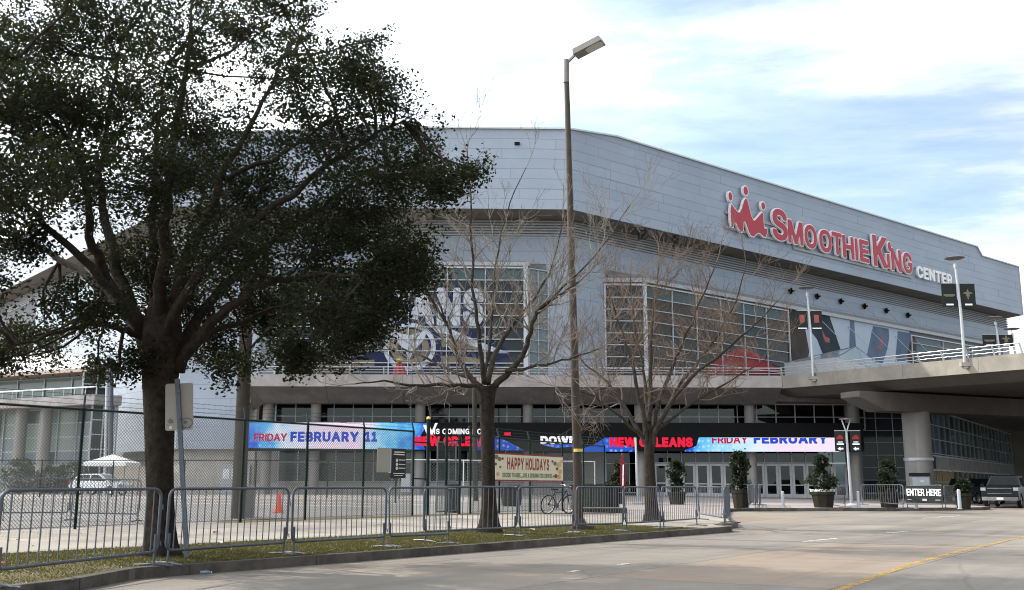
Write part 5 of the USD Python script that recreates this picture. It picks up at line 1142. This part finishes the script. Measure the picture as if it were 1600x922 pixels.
p = gp(372, 810); 
up_ = thing('utility_pole', 'dark wooden utility pole behind the chain link fence with a concrete footing block', 'pole', tuple(p))
tp = at(388, 430, p[1])
part(up_, 'shaft', MB().tube([p - [0, 0, .2], (p + tp) / 2, tp], [.215, .2, .18], 14), K['wood'], world=True, smooth=40)
ft = gp(372, 809); part(up_, 'footing', MB().lathe([(.36, -.1), (.36, .85), (.30, .97)], 12, tuple(ft + [-.0, .5, 0])), K['conc_col'], world=True)
p = gp(743, 783); part(thing('utility_pole', 'slim grey pole on the plaza left of the first bare tree trunk', 'pole', tuple(p)), 'shaft', MB().tube([p - [0, 0, .2], at(741, 590, p[1])], [.15, .13], 12), K['wood'], world=True, smooth=40)
p = gy(173, 79.5); part(thing('utility_pole', 'dark slim pole beside the white mast at the glass pavilion', 'pole', tuple(p)), 'shaft', MB().tube([p - [0, 0, .2], at(174, 560, p[1])], [.2, .17], 12), K['galv_d'], world=True, smooth=40)
p = gy(164, 78.5); part(thing('mast', 'bright silver mast standing in front of the glass pavilion corner', 'mast', tuple(p)), 'shaft', MB().tube([p - [0, 0, .2], at(168, 555, p[1])], [.12, .10], 12), K['lpole'], world=True, smooth=40)
p = gp(997, 787); part(thing('flagpole', 'thin white pole on the plaza left of the second bare tree', 'pole', tuple(p)), 'shaft', MB().tube([p, at(993, 684, p[1])], [.085, .06], 10).lathe([(.42, 0), (.42, .06), (.15, .12)], 14, tuple(p)), K['lpole'], world=True, smooth=40)

# the leaning sign post with its plate turned away
p = gp(292, 872); tp = at(277, 594, p[1] + .05)
sp = thing('sign_post', 'leaning grey metal post with the blank stickered back of a traffic sign', 'sign', tuple(p))
ax_ = (tp - p) / np.linalg.norm(tp - p)
part(sp, 'post', MB().bar(p - ax_ * .15, tp + ax_ * .02, .07, .045, (0, 1, 0)), K['galv_d'], world=True)
pc = at(280, 635.5, p[1] + .06); su = np.array([.985, .12, .06]); su /= np.linalg.norm(su); sv = ax_ - su * (ax_ @ su); sv /= np.linalg.norm(sv); sn = np.cross(su, sv); sn = -sn if sn[1] > 0 else sn
class Fr(Wall):
    def __init__(s, o, u, z, n): s.p, s.u, s.z, s.n = o, u, z, n
    def pt(s, a, z, d=0.): return s.p + s.u * a + s.z * z + s.n * d
sf = Fr(pc, su, sv, sn)
rr = sbox(-.222, -.385, .222, .385).buffer(-.04).buffer(.04, quad_segs=5)
part(sp, 'plate', MB().poly(sf, rr, -.006, .0), K['signback'], world=True)
part(sp, 'sticker', MB().poly(sf, Polygon([(-.19, -.22), (-.14, -.18), (-.10, -.21), (-.09, -.26), (-.15, -.27), (-.17, -.25)]), .001, .003), K['sticker'], world=True)
part(sp, 'sticker', MB().poly(sf, sbox(-.16, -.36, -.11, -.31), .001, .003), K['pink'], world=True); part(sp, 'sticker', MB().poly(sf, sbox(-.2, -.3, -.165, -.27), .001, .003), K['sticker_b'], world=True)
o_ = affinity.scale(Point(.12, -.27).buffer(1, 12), .10, .085); part(sp, 'sticker', MB().poly(sf, o_.difference(o_.buffer(-.02)).union(affinity.translate(affinity.scale(o_, .35, .3), -.02, .01)).union(sbox(.02, -.36, .18, -.335)), .001, .003), K['sticker'], world=True)
for z in (-.2, .25): part(sp, 'bolt', MB().obox(sf.pt(0, z, .05), su * .02, sv * .02, sn * .012), K['galv'], world=True)

# notice boards hung on the fence
iw = FW.off(.07); i0, i1 = iw.s(610, 730), iw.s(633, 730)
nb = thing('notice_board', 'black notice board with white symbols and lettering on the chain link fence', 'notice board', tuple(iw.pt(i0, iw.sz(620, 746)[1])))
z0, z1 = iw.sz(620, 747)[1], iw.sz(620, 701)[1]
part(nb, 'board', MB().wbox(iw, i0, i1, z0, z1, 0, .03), K['blk_plastic'], world=True)
H = z1 - z0; Wd = i1 - i0
for a, b, c, d in ((.2, .9, .86, .90), (.15, .9, .78, .82), (.5, .95, .60, .63), (.5, .95, .45, .48), (.5, .95, .32, .35), (.15, .9, .14, .17), (.2, .8, .08, .10)): part(nb, 'lettering', MB().wbox(iw, i0 + Wd * a, i0 + Wd * b, z0 + H * c, z0 + H * d, .031, .034), K['pink'], world=True)
for c in (.6, .46, .33): part(nb, 'symbol', MB().poly(iw, Point(i0 + Wd * .38, z0 + H * c).buffer(.055, 8), .031, .035), K['pink'], world=True)
j0, j1 = iw.s(588.5, 730), iw.s(608.5, 730)
nb2 = thing('notice_board', 'plain pale grey board left of the black notice board on the fence', 'notice board', tuple(iw.pt(j0, z0 + .1)))
part(nb2, 'board', MB().wbox(iw, j0, j1, iw.sz(600, 738)[1], iw.sz(600, 700)[1], .0, .03), K['signback'], world=True)
part(nb2, 'edge', MB().wbox(iw, j1 + .01, j1 + .06, iw.sz(600, 739)[1], iw.sz(600, 701)[1], -.05, .03), K['frame'], world=True)
p = gp(618, 786); bs = thing('bollard_sign', 'dark green post with a short stub standing behind the fence below the notice board', 'post', tuple(p))
part(bs, 'post', MB().cyl(p, p + [0, 0, 2.0], .05, 8), K['green'], world=True); part(bs, 'box', MB().obox(p + [.5, 0, 1.0], [.22, 0, 0], [0, .2, 0], [0, 0, .45]), K['frame'], world=True)

def cone(px, py):
    p = gp(px, py); t = thing('traffic_cone', 'orange traffic cone standing in the parking lot behind the fence', 'cone', tuple(p))
    h = .66; part(t, 'cone', MB().lathe([(.13, .04), (.045, h - .02), (.035, h)], 16), K['orange'], smooth=50); part(t, 'base', MB().box([-.17, -.17, 0], [.17, .17, .04]), K['orange'])
cone(435, 801)
def bin_(px, py, w, h, label, mt, slats):
    p = gp(px, py); t = thing('litter_bin', label, 'litter bin', tuple(p)); r = w / 2
    part(t, 'body', MB().lathe([(r * .85, 0), (r * .9, .05), (r, h * .78), (r * 1.02, h * .8)], 18), mt, smooth=40); part(t, 'lid', MB().lathe([(r * 1.06, h * .8), (r * 1.08, h * .86), (r * .8, h * .97), (0, h)], 18), K['blk_plastic'], smooth=40)
    part(t, 'opening', MB().box([-r * .5, -r * 1.07, h * .83], [r * .5, -r * .7, h * .9]), K['pink'])
    for k in range(slats): a = k * 2 * math.pi / slats; part(t, 'slat', MB().bar([r * .93 * math.cos(a), r * .93 * math.sin(a), .06], [r * 1.04 * math.cos(a), r * 1.04 * math.sin(a), h * .76], .05, .03, (math.cos(a), math.sin(a), 0)), mt)
bin_(707, 801, .58, 1.05, 'black litter bin by the open fence gate', K['blk_plastic'], 0)
bin_(799, 791, .95, 1.05, 'wide dark slatted litter bin behind the fence under the holiday banner', K['blk_plastic'], 14)

def bicycle(px, py, rz):
    p = gp(px, py); t = thing('bicycle', 'dark bicycle leaning against the chain link fence under the holiday banner', 'bicycle', tuple(p), rot=(8, 0, rz))
    R = .34
    for x in (0, 1.04):
        w = MB(); a = np.linspace(0, 2 * math.pi, 29); w.tube(np.column_stack([x + R * np.cos(a), 0 * a, R + R * np.sin(a)]), .02, 6, caps=False); wp = part(t, 'wheel', w, K['tyre'])
        rm = MB(); rm.tube(np.column_stack([x + (R - .035) * np.cos(a), 0 * a, R + (R - .035) * np.sin(a)]), .012, 5, caps=False)
        for k in range(14): b = k * 2 * math.pi / 14; rm.cyl([x, 0, R], [x + (R - .03) * math.cos(b), 0, R + (R - .03) * math.sin(b)], .0025, 3)
        part(wp, 'rim', rm, K['chrome'])
    fr = MB(); bb, sc, hd_ = [.42, 0, .3], [.30, 0, .78], [.86, 0, .82]
    for a, b in ((bb, sc), (sc, hd_), (bb, hd_), ([0, 0, R], bb), ([0, 0, R], sc), ([.84, 0, .92], [1.04, 0, R])): fr.cyl(a, b, .019, 7)
    part(t, 'frame', fr, K['blackpaint']); part(t, 'saddle', MB().obox([.27, 0, .9], [.13, 0, 0], [0, .06, 0], [0, 0, .03]).cyl(sc, [.27, 0, .88], .014, 6), K['blk_plastic'])
    part(t, 'handlebar', MB().tube([[.80, -.3, 1.02], [.88, -.2, 1.04], [.84, 0, .98], [.88, .2, 1.04], [.80, .3, 1.02]], .014, 6).cyl([.84, 0, .9], [.84, 0, .99], .016, 6), K['chrome']); part(t, 'crank', MB().cyl([.42, -.06, .3], [.42, .06, .3], .08, 12).bar([.42, .08, .3], [.5, .08, .16], .02), K['galv_d'])
bicycle(855, 803, 38)
p = gp(930, 796); dk_ = thing('covered_counter', 'long low black covered counter behind the barricades right of the street lamp', 'counter', tuple(p))
part(dk_, 'cover', MB().box([-1.05, -.35, .02], [1.05, .4, 1.02]), K['blk_plastic']); part(dk_, 'top', MB().box([-1.12, -.42, 1.022], [1.12, .45, 1.08]), K['black'])
for k in range(6): part(dk_, 'fold', MB().cyl([-1 + k * .4, -.36, .04], [-.98 + k * .4, -.36, 1.0], .03, 6), K['black'])
p = gp(943, 801); kb2 = thing('timber_step', 'low dark step with pale top edge in front of the black counter', 'step', tuple(p)); part(kb2, 'body', MB().box([-.9, -.3, -.05], [.9, .3, .17]), K['wood']); part(kb2, 'nosing', MB().box([-.9, -.32, .172], [.9, .3, .2]), K['side'])
p = gp(974, 790); ff = thing('feather_flag', 'narrow red and white feather flag on a grey post beside the lobby window', 'flag', tuple(p))
hF = at(970, 708, p[1])[2] - p[2]
part(ff, 'post', MB().cyl([0, 0, 0], [0, 0, hF], .055, 8), K['galv']); part(ff, 'cloth', MB().add([[-.02, -.07, hF], [.1, -.1, hF - .5], [.14, -.09, hF - 1.6], [.02, -.08, hF - 2.0], [-.16, -.07, hF - 1.5], [-.13, -.06, hF - .4]], [[0, 1, 5], [1, 2, 5], [5, 2, 4], [2, 3, 4], [5, 1, 0], [5, 2, 1], [4, 2, 5], [4, 3, 2]]), K['red']); part(ff, 'stripe', MB().bar([-.02, -.115, hF - 1.7], [.03, -.115, hF - .6], .07, .012).bar([.04, -.115, hF - 1.4], [-.05, -.115, hF - 1.1], .06, .012), K['white'])

# planters with shrubs
def planter(px, py, w, h, top_py, label, flowers=False, conical=True, spread=1.3):
    p = gp(px, py); Y = p[1]; t = thing('planter', label, 'planter', tuple(p)); r = w / 2; n = 8
    part(t, 'pot', MB().lathe([(r * .78, -.03), (r * .98, h * .80), (r * 1.06, h * .82), (r * 1.06, h), (r * .9, h), (r * .9, h - .1)], n), K['planter'])
    part(t, 'soil', MB().lathe([(r * .9, h - .09), (0, h - .05)], n), K['soil'])
    H = max(at(px, top_py, Y)[2] - p[2], h + .5)
    st_m = MB(); C = []
    for k in range(7):
        a = rng.uniform(0, 6.28); e = np.array([math.cos(a) * .35, math.sin(a) * .35, H * rng.uniform(.7, .95)]); st_m.tube([[0, 0, h - .1], e * [.3, .3, .5] + [0, 0, .2], e], [.03, .02, .006], 5)
    part(t, 'stem', st_m, K['bark'])
    H = max(H, h + .5); m = 2700; z = rng.uniform(h + .12, H, m); f = (z - h) / (H - h); R = spread * r * (1.0 - .62 * f if conical else np.sin(np.pi * (f * .8 + .15))) * (.45 + 1.1 * meshkit.noise(np.column_stack([z * 2.2, np.full(m, px * .37), np.zeros(m)])))
    a = rng.uniform(0, 6.28, m); q = rng.uniform(.2, 1, m) ** .5; C = np.column_stack([np.cos(a) * R * q, np.sin(a) * R * q, z]) + rng.normal(0, .09, (m, 3)); C = C[meshkit.fbm(C * 3.0 + px, 2, 3) > .48]
    part(t, 'foliage', leaf_mesh(C, np.array([0, 0, .6]), .16), K['shrub'])
    if flowers:
        m = 240; a = rng.uniform(0, 6.28, m); q = r * rng.uniform(.55, 1.06, m); C = np.column_stack([np.cos(a) * q, np.sin(a) * q, h + rng.uniform(.0, .12, m)]); part(t, 'flowers', leaf_mesh(C, np.array([0, 0, 2.]), .11), K['flower'])
planter(1158, 794, .92, .92, 708, 'square dark planter with a tall dark shrub between the barricades on the plaza')
planter(1287, 793, 1.22, .80, 712, 'wide planter with white flowers and a conical shrub before the entrance doors', True)
planter(1390, 793, 1.1, .8, 722, 'planter with a loose shrub half hidden behind a barricade near the bridge pier', spread=1.25)
planter(1506, 794.5, .8, .7, 776, 'low dark planter at the right end of the plaza barricades')
planter(1058, 783, 1.0, .7, 722, 'planter with a bushy dark shrub behind the second bare tree trunk', conical=False, spread=1.3)
planter(965, 787, .9, .6, 726, 'planter with a dark rounded shrub behind the red feather flag', conical=False, spread=1.3)
BO = None
for px, py, lab in ((1224, 793.5, 'short pale steel bollard on the plaza between the two big planters'), (1342, 793.5, 'short pale steel bollard right of the lamp with two black banners'), (1432, 794.5, 'short pale steel bollard in front of the black entrance banner'), (1500, 795.5, 'short pale steel bollard near the low dark planter at right')):
    p = gp(px, py)
    if BO is None: BO = thing('bollard', lab, 'bollard', tuple(p), 'steel bollards along the plaza kerb'); part(BO, 'shaft', MB().lathe([(.075, 0), (.075, .8), (.05, .84), (0, .85)], 14), K['frame'], smooth=50); part(BO, 'collar', MB().lathe([(.10, 0), (.10, .03), (.076, .04)], 14), K['frame'])
    else: copy(BO, 'bollard', lab, 'bollard', tuple(p), group='steel bollards along the plaza kerb')

# plaza lamp with two banners
p = gp(1331, 791); Y = p[1]; hz_ = lambda py: at(1328, py, Y)[2] - p[2]
pl_ = thing('lamp_post', 'pale steel lamp post with a forked disc head and two black arrow banners', 'lamp post', tuple(p))
H1 = hz_(676); H2 = hz_(655.5)
part(pl_, 'base', MB().lathe([(.34, 0), (.34, .05), (.12, .16)], 16), K['lpole'], smooth=40); part(pl_, 'shaft', MB().cyl([0, 0, .1], [-.06, 0, H1], .085, 12, .06), K['lpole'], smooth=40)
part(pl_, 'fork', MB().bar([-.06, 0, H1 - .02], [-.28, 0, H2], .05).bar([-.06, 0, H1 - .02], [.18, 0, H2], .05), K['lpole']); part(pl_, 'disc', MB().lathe([(.0, -.02), (.34, 0), (.38, .04), (0, .08)], 24, (-.05, 0, H2)), K['lamp'], smooth=30)
zt_, zb_l = hz_(673), hz_(705)
for x0 in (-.72, .13):
    bp = part(pl_, 'banner', MB().box([x0, -.012, zb_l], [x0 + .56, .012, zt_]), K['blk_plastic'])
    Hh = zt_ - zb_l; part(bp, 'emblem', MB().box([x0 + .1, -.02, zt_ - Hh * .42], [x0 + .46, -.014, zt_ - Hh * .30]).box([x0 + .2, -.02, zt_ - Hh * .30], [x0 + .4, -.014, zt_ - Hh * .22]), K['red'])
    part(bp, 'lettering', MB().box([x0 + .16, -.02, zt_ - Hh * .58], [x0 + .42, -.014, zt_ - Hh * .53]), K['signwhite']); part(bp, 'lettering', MB().box([x0 + .1, -.02, zt_ - Hh * .70], [x0 + .48, -.014, zt_ - Hh * .62]), K['signwhite'])
    part(bp, 'arrow', MB().add([[x0 + .12, -.018, zb_l + Hh * .12], [x0 + .28, -.018, zb_l + Hh * .22], [x0 + .28, -.018, zb_l + Hh * .02], [x0 + .28, -.018, zb_l + Hh * .16], [x0 + .44, -.018, zb_l + Hh * .16], [x0 + .44, -.018, zb_l + Hh * .08], [x0 + .28, -.018, zb_l + Hh * .08]], [[0, 2, 1], [3, 6, 5], [3, 5, 4]]), K['signwhite'])
    part(pl_, 'banner_arm', MB().box([min(x0, -.05), -.02, zt_ - .02], [max(x0 + .56, 0), .02, zt_ + .02]), K['lpole'])

# lamps along the bridge
def bridge_lamp(px, ptop, pbase, label, banner, dz=0, back=0.):
    best = min(np.linspace(0, 42, 400), key=lambda t: abs((b0 + bd * t + bn * back)[0] / (b0 + bd * t + bn * back)[1] * ray(px, pbase)[1] + CX - px))
    q = b0 + bd * best + bn * back; zq = zb(best) if back else zb(best) - .35; t = thing('bridge_lamp', label, 'lamp post', (q[0], q[1], zq), 'disc headed lamp posts along the footbridge')
    ph = at(px, ptop, q[1])[2] - zq
    o = np.array([0, 0, 0]) if back else -np.append(bn, 0) * .17
    if not back: part(t, 'bracket', MB().obox(o + [0, 0, -.05], [.3, 0, 0], [0, .17, 0], [0, 0, .12]).obox(o + [0, 0, -.2], [.14, 0, 0], [0, .14, 0], [0, 0, .1]), K['conc'])
    part(t, 'shaft', MB().tube([o, o + [-.0, 0, ph * .5], o + [-.12, 0, ph - .35]], [.1, .09, .075], 12), K['lpole'], smooth=40); part(t, 'neck', MB().cyl(o + [-.12, 0, ph - .6], o + [-.12, 0, ph - .32], .11, 10), K['lpole'])
    part(t, 'rod', MB().cyl(o + [-.12, 0, ph - .3], o + [-.12, 0, ph], .025, 6), K['lpole']); part(t, 'disc', MB().lathe([(0, -.02), (.5, 0), (.62, .05), (.5, .09), (0, .12)], 24, tuple(o + [-.12, 0, ph])), K['lamp'], smooth=30)
    if banner:
        zt_, hb2, w, kind = banner; zt_ = at(px, zt_, q[1])[2] - zq; zb2 = at(px, hb2, q[1])[2] - zq
        for sgn in (-1, 1):
            x0 = o[0] + sgn * (.12 + w / 2) - .06; bp = part(t, 'banner', MB().box([x0 - w / 2, o[1] - .012, zb2], [x0 + w / 2, o[1] + .012, zt_]), K['blk_plastic'])
            c = np.array([x0, o[1] - .016, (zt_ + zb2) / 2])
            if kind == 'fleur':
                f_ = Fr(c, np.array([1, 0, 0.]), np.array([0, 0, 1.]), np.array([0, -1., 0])); k = w * .9
                sh = unary_union([Polygon([(0, .48), (.09, .25), (.05, .0), (.04, -.34), (-.04, -.34), (-.05, 0), (-.09, .25)]), Point(.2, .06).buffer(.16).difference(Point(.25, -.04).buffer(.15)), Point(-.2, .06).buffer(.16).difference(Point(-.25, -.04).buffer(.15)), sbox(-.16, -.1, .16, -.03)]) if sgn > 0 else unary_union([sbox(-.42, -.06, .42, .06), sbox(-.3, -.14, .3, -.1)])
                part(bp, 'emblem', MB().poly(f_, affinity.scale(sh, k, k, origin=(0, 0)), 0, .01), K['pgold'])
                part(bp, 'lettering', MB().obox(c + [0, -.005, -(zt_ - zb2) * .4], [w * .25, 0, 0], [0, .004, 0], [0, 0, .05]), K['signwhite'])
            else:
                part(bp, 'emblem', MB().obox(c + [0, -.005, .1], [w * .22, 0, 0], [0, .004, 0], [0, 0, .3]), K['mural_red']); part(bp, 'lettering', MB().obox(c + [0, -.005, -(zt_ - zb2) * .44], [w * .4, 0, 0], [0, .004, 0], [0, 0, .035]), K['signwhite'])
            part(t, 'banner_arm', MB().bar(o + [-.05, 0, zt_], [x0 + sgn * w / 2, o[1], zt_], .03), K['lpole'])
bridge_lamp(1274, 451, 598, 'bridge lamp with dark red marked banners, leftmost on the footbridge edge', (486, 515, .85, 'red'))
bridge_lamp(1511, 405, 572, 'bridge lamp with tall black fleur de lis banners in front of the sign end', (443, 480, .95, 'fleur'))
bridge_lamp(1561, 497, 545, 'bridge lamp with black fleur de lis banners on the far side, partly behind railing', (523, 541, 1.1, 'fleur'), back=17)
bridge_lamp(1586, 515, 545, 'small bare bridge lamp on the far side at the right edge', None, back=20)

# ------------------------------------------------------------------ vehicles
def wheel(t, x, y, r, w=.2):
    tm = MB().lathe([(r * .62, -w / 2), (r * .95, -w / 2), (r, -w * .35), (r, w * .35), (r * .95, w / 2), (r * .62, w / 2)], 24)
    v, f = tm.arrays(); v = np.column_stack([v[:, 0], v[:, 2], v[:, 1]]) + [x, y, r]; wp = part(t, 'wheel', (v, f[:, ::-1]), K['tyre'], smooth=40)
    rm = MB().lathe([(0, -w * .42), (r * .3, -w * .42), (r * .63, -w * .46), (r * .63, w * .46), (r * .3, w * .42), (0, w * .42)], 18); v, f = rm.arrays(); v = np.column_stack([v[:, 0], v[:, 2], v[:, 1]]) + [x, y, r]; part(wp, 'rim', (v, f[:, ::-1]), K['chrome'], smooth=30)
def side_prism(prof, y0, y1, inset=0.):
    """A car section: a side outline (x, z) given width, narrowed by inset towards the top."""
    pts = np.array(prof); zmin, zmax = pts[:, 1].min(), pts[:, 1].max()
    m = trimesh.creation.extrude_polygon(Polygon(prof).buffer(-.05).buffer(.05, quad_segs=3), 1.0, engine='earcut'); v = np.array(m.vertices); k = inset * (v[:, 1] - zmin) / (zmax - zmin)
    y = np.where(v[:, 2] < .5, y0 + k, y1 - k); return MB().add(np.column_stack([v[:, 0], y, v[:, 1]]), np.array(m.faces)[:, ::-1])
def arches(prof, ws, r):
    q = Polygon(prof)
    for x in ws: q = q.difference(Point(x, r).buffer(r * 1.16, 10))
    return list(q.exterior.coords)[:-1]
def car(name, label, cat, loc, rz, L, W, body, cabin, glass, ws, r, paint, front_x, grille=True, bumper_z=.45, tail=None):
    t = thing(name, label, cat, loc, rot=(0, 0, rz)); h = W / 2
    part(t, 'body', side_prism(arches(body, ws, r), -h, h, .04), paint, smooth=35)
    part(t, 'cabin', side_prism(cabin, -h + .06, h - .06, .2), paint, smooth=35)
    zc0_, zc1_ = min(p[1] for p in cabin), max(p[1] for p in cabin)
    for g in glass:
        for sgn in (-1, 1):
            m = trimesh.creation.extrude_polygon(Polygon(g), .02, engine='earcut'); v = np.array(m.vertices); k = .2 * (v[:, 1] - zc0_) / (zc1_ - zc0_); y = sgn * (h - .06 - k + .012 - .02 * (1 - v[:, 2] / .02)); part(t, 'side_window', MB().add(np.column_stack([v[:, 0], y, v[:, 1]]), np.array(m.faces)), K['carglass'])
    for a, b, nm in cabin_glass(cabin):
        (xa, za), (xb, zb3) = a, b; ka, kb_ = .2 * (za - zc0_) / (zc1_ - zc0_) + .14, .2 * (zb3 - zc0_) / (zc1_ - zc0_) + .14; d = np.array([xb - xa, zb3 - za]); nrm = np.array([-d[1], d[0]]) / np.linalg.norm(d) * .02; nrm = nrm if (nrm[0] * (1 if nm == 'windscreen' else -1)) * np.sign(front_x) > 0 else -nrm
        f_ = lambda x, z, y: [x + nrm[0], y, z + nrm[1]]; A_, B_ = np.array([xa, za]) + d * .1, np.array([xa, za]) + d * .92
        part(t, nm, MB().add([f_(*A_, -h + ka), f_(*A_, h - ka), f_(*B_, h - kb_), f_(*B_, -h + kb_)], [[0, 1, 2], [0, 2, 3], [2, 1, 0], [3, 2, 0]]), K['carglass'])
    for x in ws:
        for sgn in (-1, 1): wheel(t, x, sgn * (h - .12), r)
    s = np.sign(front_x); zh = max(p[1] for p in body if abs(p[0] - front_x) < .35)
    for sgn in (-1, 1):
        part(t, 'headlight', MB().box([front_x - s * .12, sgn * (h - .14) - .14, zh - .22], [front_x + s * .015, sgn * (h - .14) + .12, zh - .04]), K['headlight']); part(t, 'mirror', MB().box([cabin[-1][0] - .1, sgn * (h + .02), zc0_], [cabin[-1][0] + .1, sgn * (h + .2), zc0_ + .18]), paint)
        part(t, 'tail_light', MB().box([-front_x - s * .01, sgn * (h - .12) - .1, .75], [-front_x + s * .1, sgn * (h - .12) + .1, 1.0]), K['red'])
    if grille: 
        part(t, 'grille', MB().box([front_x - s * .1, -h + .34, bumper_z + .14], [front_x + s * .012, h - .34, zh - .06]), K['blk_plastic'])
        part(t, 'grille_bar', MB().box([front_x - s * .1, -h + .36, zh - .1], [front_x + s * .03, h - .36, zh - .06]).box([front_x - s * .1, -h + .36, bumper_z + .25], [front_x + s * .03, h - .36, bumper_z + .29]), K['chrome'])
    part(t, 'bumper', MB().box([front_x - s * .1, -h + .04, bumper_z - .12], [front_x + s * .06, h - .04, bumper_z + .08]), K['chrome'] if grille else K['blk_plastic'])
    part(t, 'number_plate', MB().box([front_x + s * .061, -.18, bumper_z - .08], [front_x + s * .07, .18, bumper_z + .05]), K['white'])
    return t
def cabin_glass(c):
    return [(c[0], c[1], 'rear_window'), (c[3], c[2], 'windscreen')]
hatch_body = [(-2.0, .35), (2.0, .3), (2.08, .55), (1.98, .78), (1.15, .98), (-1.9, 1.02), (-2.05, .7)]
hatch_cab = [(-1.9, .98), (-1.45, 1.5), (.25, 1.52), (1.2, .95)]
p = gp(150, 781); car('parked_car', 'silver white hatchback parked in the lot behind the barricades at left', 'car', (-29.6, 75., float(G(-29.6, 75.))), -14, 4.1, 1.72, hatch_body, hatch_cab, [[(-1.6, 1.03), (-1.32, 1.42), (-.45, 1.44), (-.45, 1.02)], [(-.37, 1.02), (-.37, 1.44), (.2, 1.44), (.95, 1.0)]], (-1.25, 1.3), .31, K['whitepaint'], 2.05, False)
pick_body = [(-2.8, .5), (2.7, .45), (2.75, .7), (2.7, 1.12), (2.45, 1.2), (1.3, 1.26), (-.9, 1.22), (-2.75, 1.22)]
pick_cab = [(-.95, 1.2), (-.75, 1.83), (.75, 1.84), (1.4, 1.22)]
pick_gl = [[(-.72, 1.28), (-.62, 1.72), (-.05, 1.74), (-.05, 1.28)], [(.03, 1.28), (.03, 1.74), (.66, 1.74), (1.1, 1.3)]]
p = np.array([29.6, 62.3]); car('pickup_truck', 'black pickup truck parked facing the road under the bridge at far right', 'pickup truck', (p[0], p[1], 0), -124, 5.5, 2.0, pick_body, pick_cab, pick_gl, (-1.75, 1.75), .4, K['blackpaint'], 2.74, True, .55)
p = gp(1492, 784); car('parked_car', 'dark blue vehicle parked behind the barricades left of the black pickup', 'car', (33.2, 74.5, 0.), -80, 4.6, 1.9, [(a * .86, b) for a, b in pick_body], [(-2.1, 1.2), (-1.9, 1.75), (.5, 1.76), (1.15, 1.2)], [[(-1.8, 1.27), (-1.7, 1.66), (-.6, 1.67), (-.6, 1.27)], [(-.5, 1.27), (-.5, 1.67), (.42, 1.67), (.85, 1.27)]], (-1.4, 1.5), .36, K['blackpaint'], 2.35, True, .5)
p = rp(1592, 792.5); car('parked_car', 'dark car cut by the right edge behind the black pickup', 'car', (34.6, 68.0, 0), -112, 4.6, 1.85, [(a * 1.1, b) for a, b in hatch_body], [(a * 1.05, b) for a, b in hatch_cab], [[(-1.6, 1.03), (-1.32, 1.42), (-.45, 1.44), (-.45, 1.02)], [(-.37, 1.02), (-.37, 1.44), (.2, 1.44), (.95, 1.0)]], (-1.35, 1.4), .33, K['blackpaint'], 2.25, True)

# white canopy tent
p = gy(173, 73); tn = thing('canopy_tent', 'white pop up canopy tent in front of the grey wall at left', 'tent', tuple(p))
e = at(173, 723, p[1])[2] - p[2]; a_ = at(165, 710, p[1])[2] - p[2]; w = 1.45
part(tn, 'canopy', MB().add([[-w, -w, e], [w, -w, e], [w, w, e], [-w, w, e], [0, 0, a_], [-w, -w, e - .25], [w, -w, e - .25], [w, w, e - .25], [-w, w, e - .25]], [[0, 1, 4], [1, 2, 4], [2, 3, 4], [3, 0, 4], [5, 6, 1], [5, 1, 0], [6, 7, 2], [6, 2, 1], [7, 8, 3], [7, 3, 2], [8, 5, 0], [8, 0, 3]]), K['white'])
for x in (-w + .05, w - .05):
    for y in (-w + .05, w - .05): part(tn, 'leg', MB().cyl([x, y, 0], [x, y, e], .03, 6), K['galv'])

# clipped shrubs at the pavilion foot
for px, py, r, lab in ((30, 766, 1.5, 'dark shrub at the foot of the pavilion columns, leftmost'), (78, 765, 1.2, 'dark shrub between the pavilion columns and the glass front'), (112, 763, 1.4, 'dark shrub in front of the pavilion glass left of the mast')):
    p = gy(px, 80.0 + px * .02); t = thing('shrub', lab, 'shrub', tuple(p)); m = 2600; d = rng.normal(0, 1, (m, 3)); d /= np.linalg.norm(d, axis=1, keepdims=True); C = d * r * rng.uniform(.4, 1, m)[:, None] ** .5 + [0, 0, r * .9]; C = C[(meshkit.fbm(C * 1.5 + px, 2, 4) > .42) & (C[:, 2] > .05)]
    part(t, 'foliage', leaf_mesh(C, np.array([0, 0, .5]), .2), K['shrub']); part(t, 'stem', MB().tube([[0, 0, -.1], [0, 0, r]], [.06, .03], 6), K['bark'])

# odds and ends on the ground
p = rp(322, 899); bt = thing('plastic_bottle', 'crushed clear plastic bottle lying in the gutter by the kerb', 'bottle', tuple(p + [0, -.05, .045]), rot=(0, 90, 25), scale=(.55, .55, .55)); part(bt, 'body', MB().lathe([(0, -.14), (.045, -.13), (.04, -.03), (.046, .02), (.045, .08), (.02, .13), (.016, .15)], 12), K['plastic_blue'], smooth=40); part(bt, 'cap', MB().lathe([(.018, .151), (.018, .172), (0, .174)], 10), K['white'])
for px, py, mt, lab in ((345, 851, 'litter', 'small white scrap of paper on the grass right of the sign post'), (2, 884, 'orange', 'orange scrap of tape on the grass at the left edge'), (337, 834, 'orange', 'small orange mark on the sidewalk behind the barricade'), (830, 829, 'litter', 'white scrap on the grass near the tall street lamp'), (946, 809, 'orange', 'orange mark on the sidewalk right of the tall street lamp')):
    p = gp(px, py); t = thing('litter', lab, 'litter', tuple(p + [0, 0, .015])); q = np.column_stack([rng.normal(0, .05, 6), rng.normal(0, .05, 6), rng.uniform(0, .05, 6)]); h_ = trimesh.Trimesh(q).convex_hull; part(t, 'scrap', (np.array(h_.vertices), np.array(h_.faces)), K[mt])
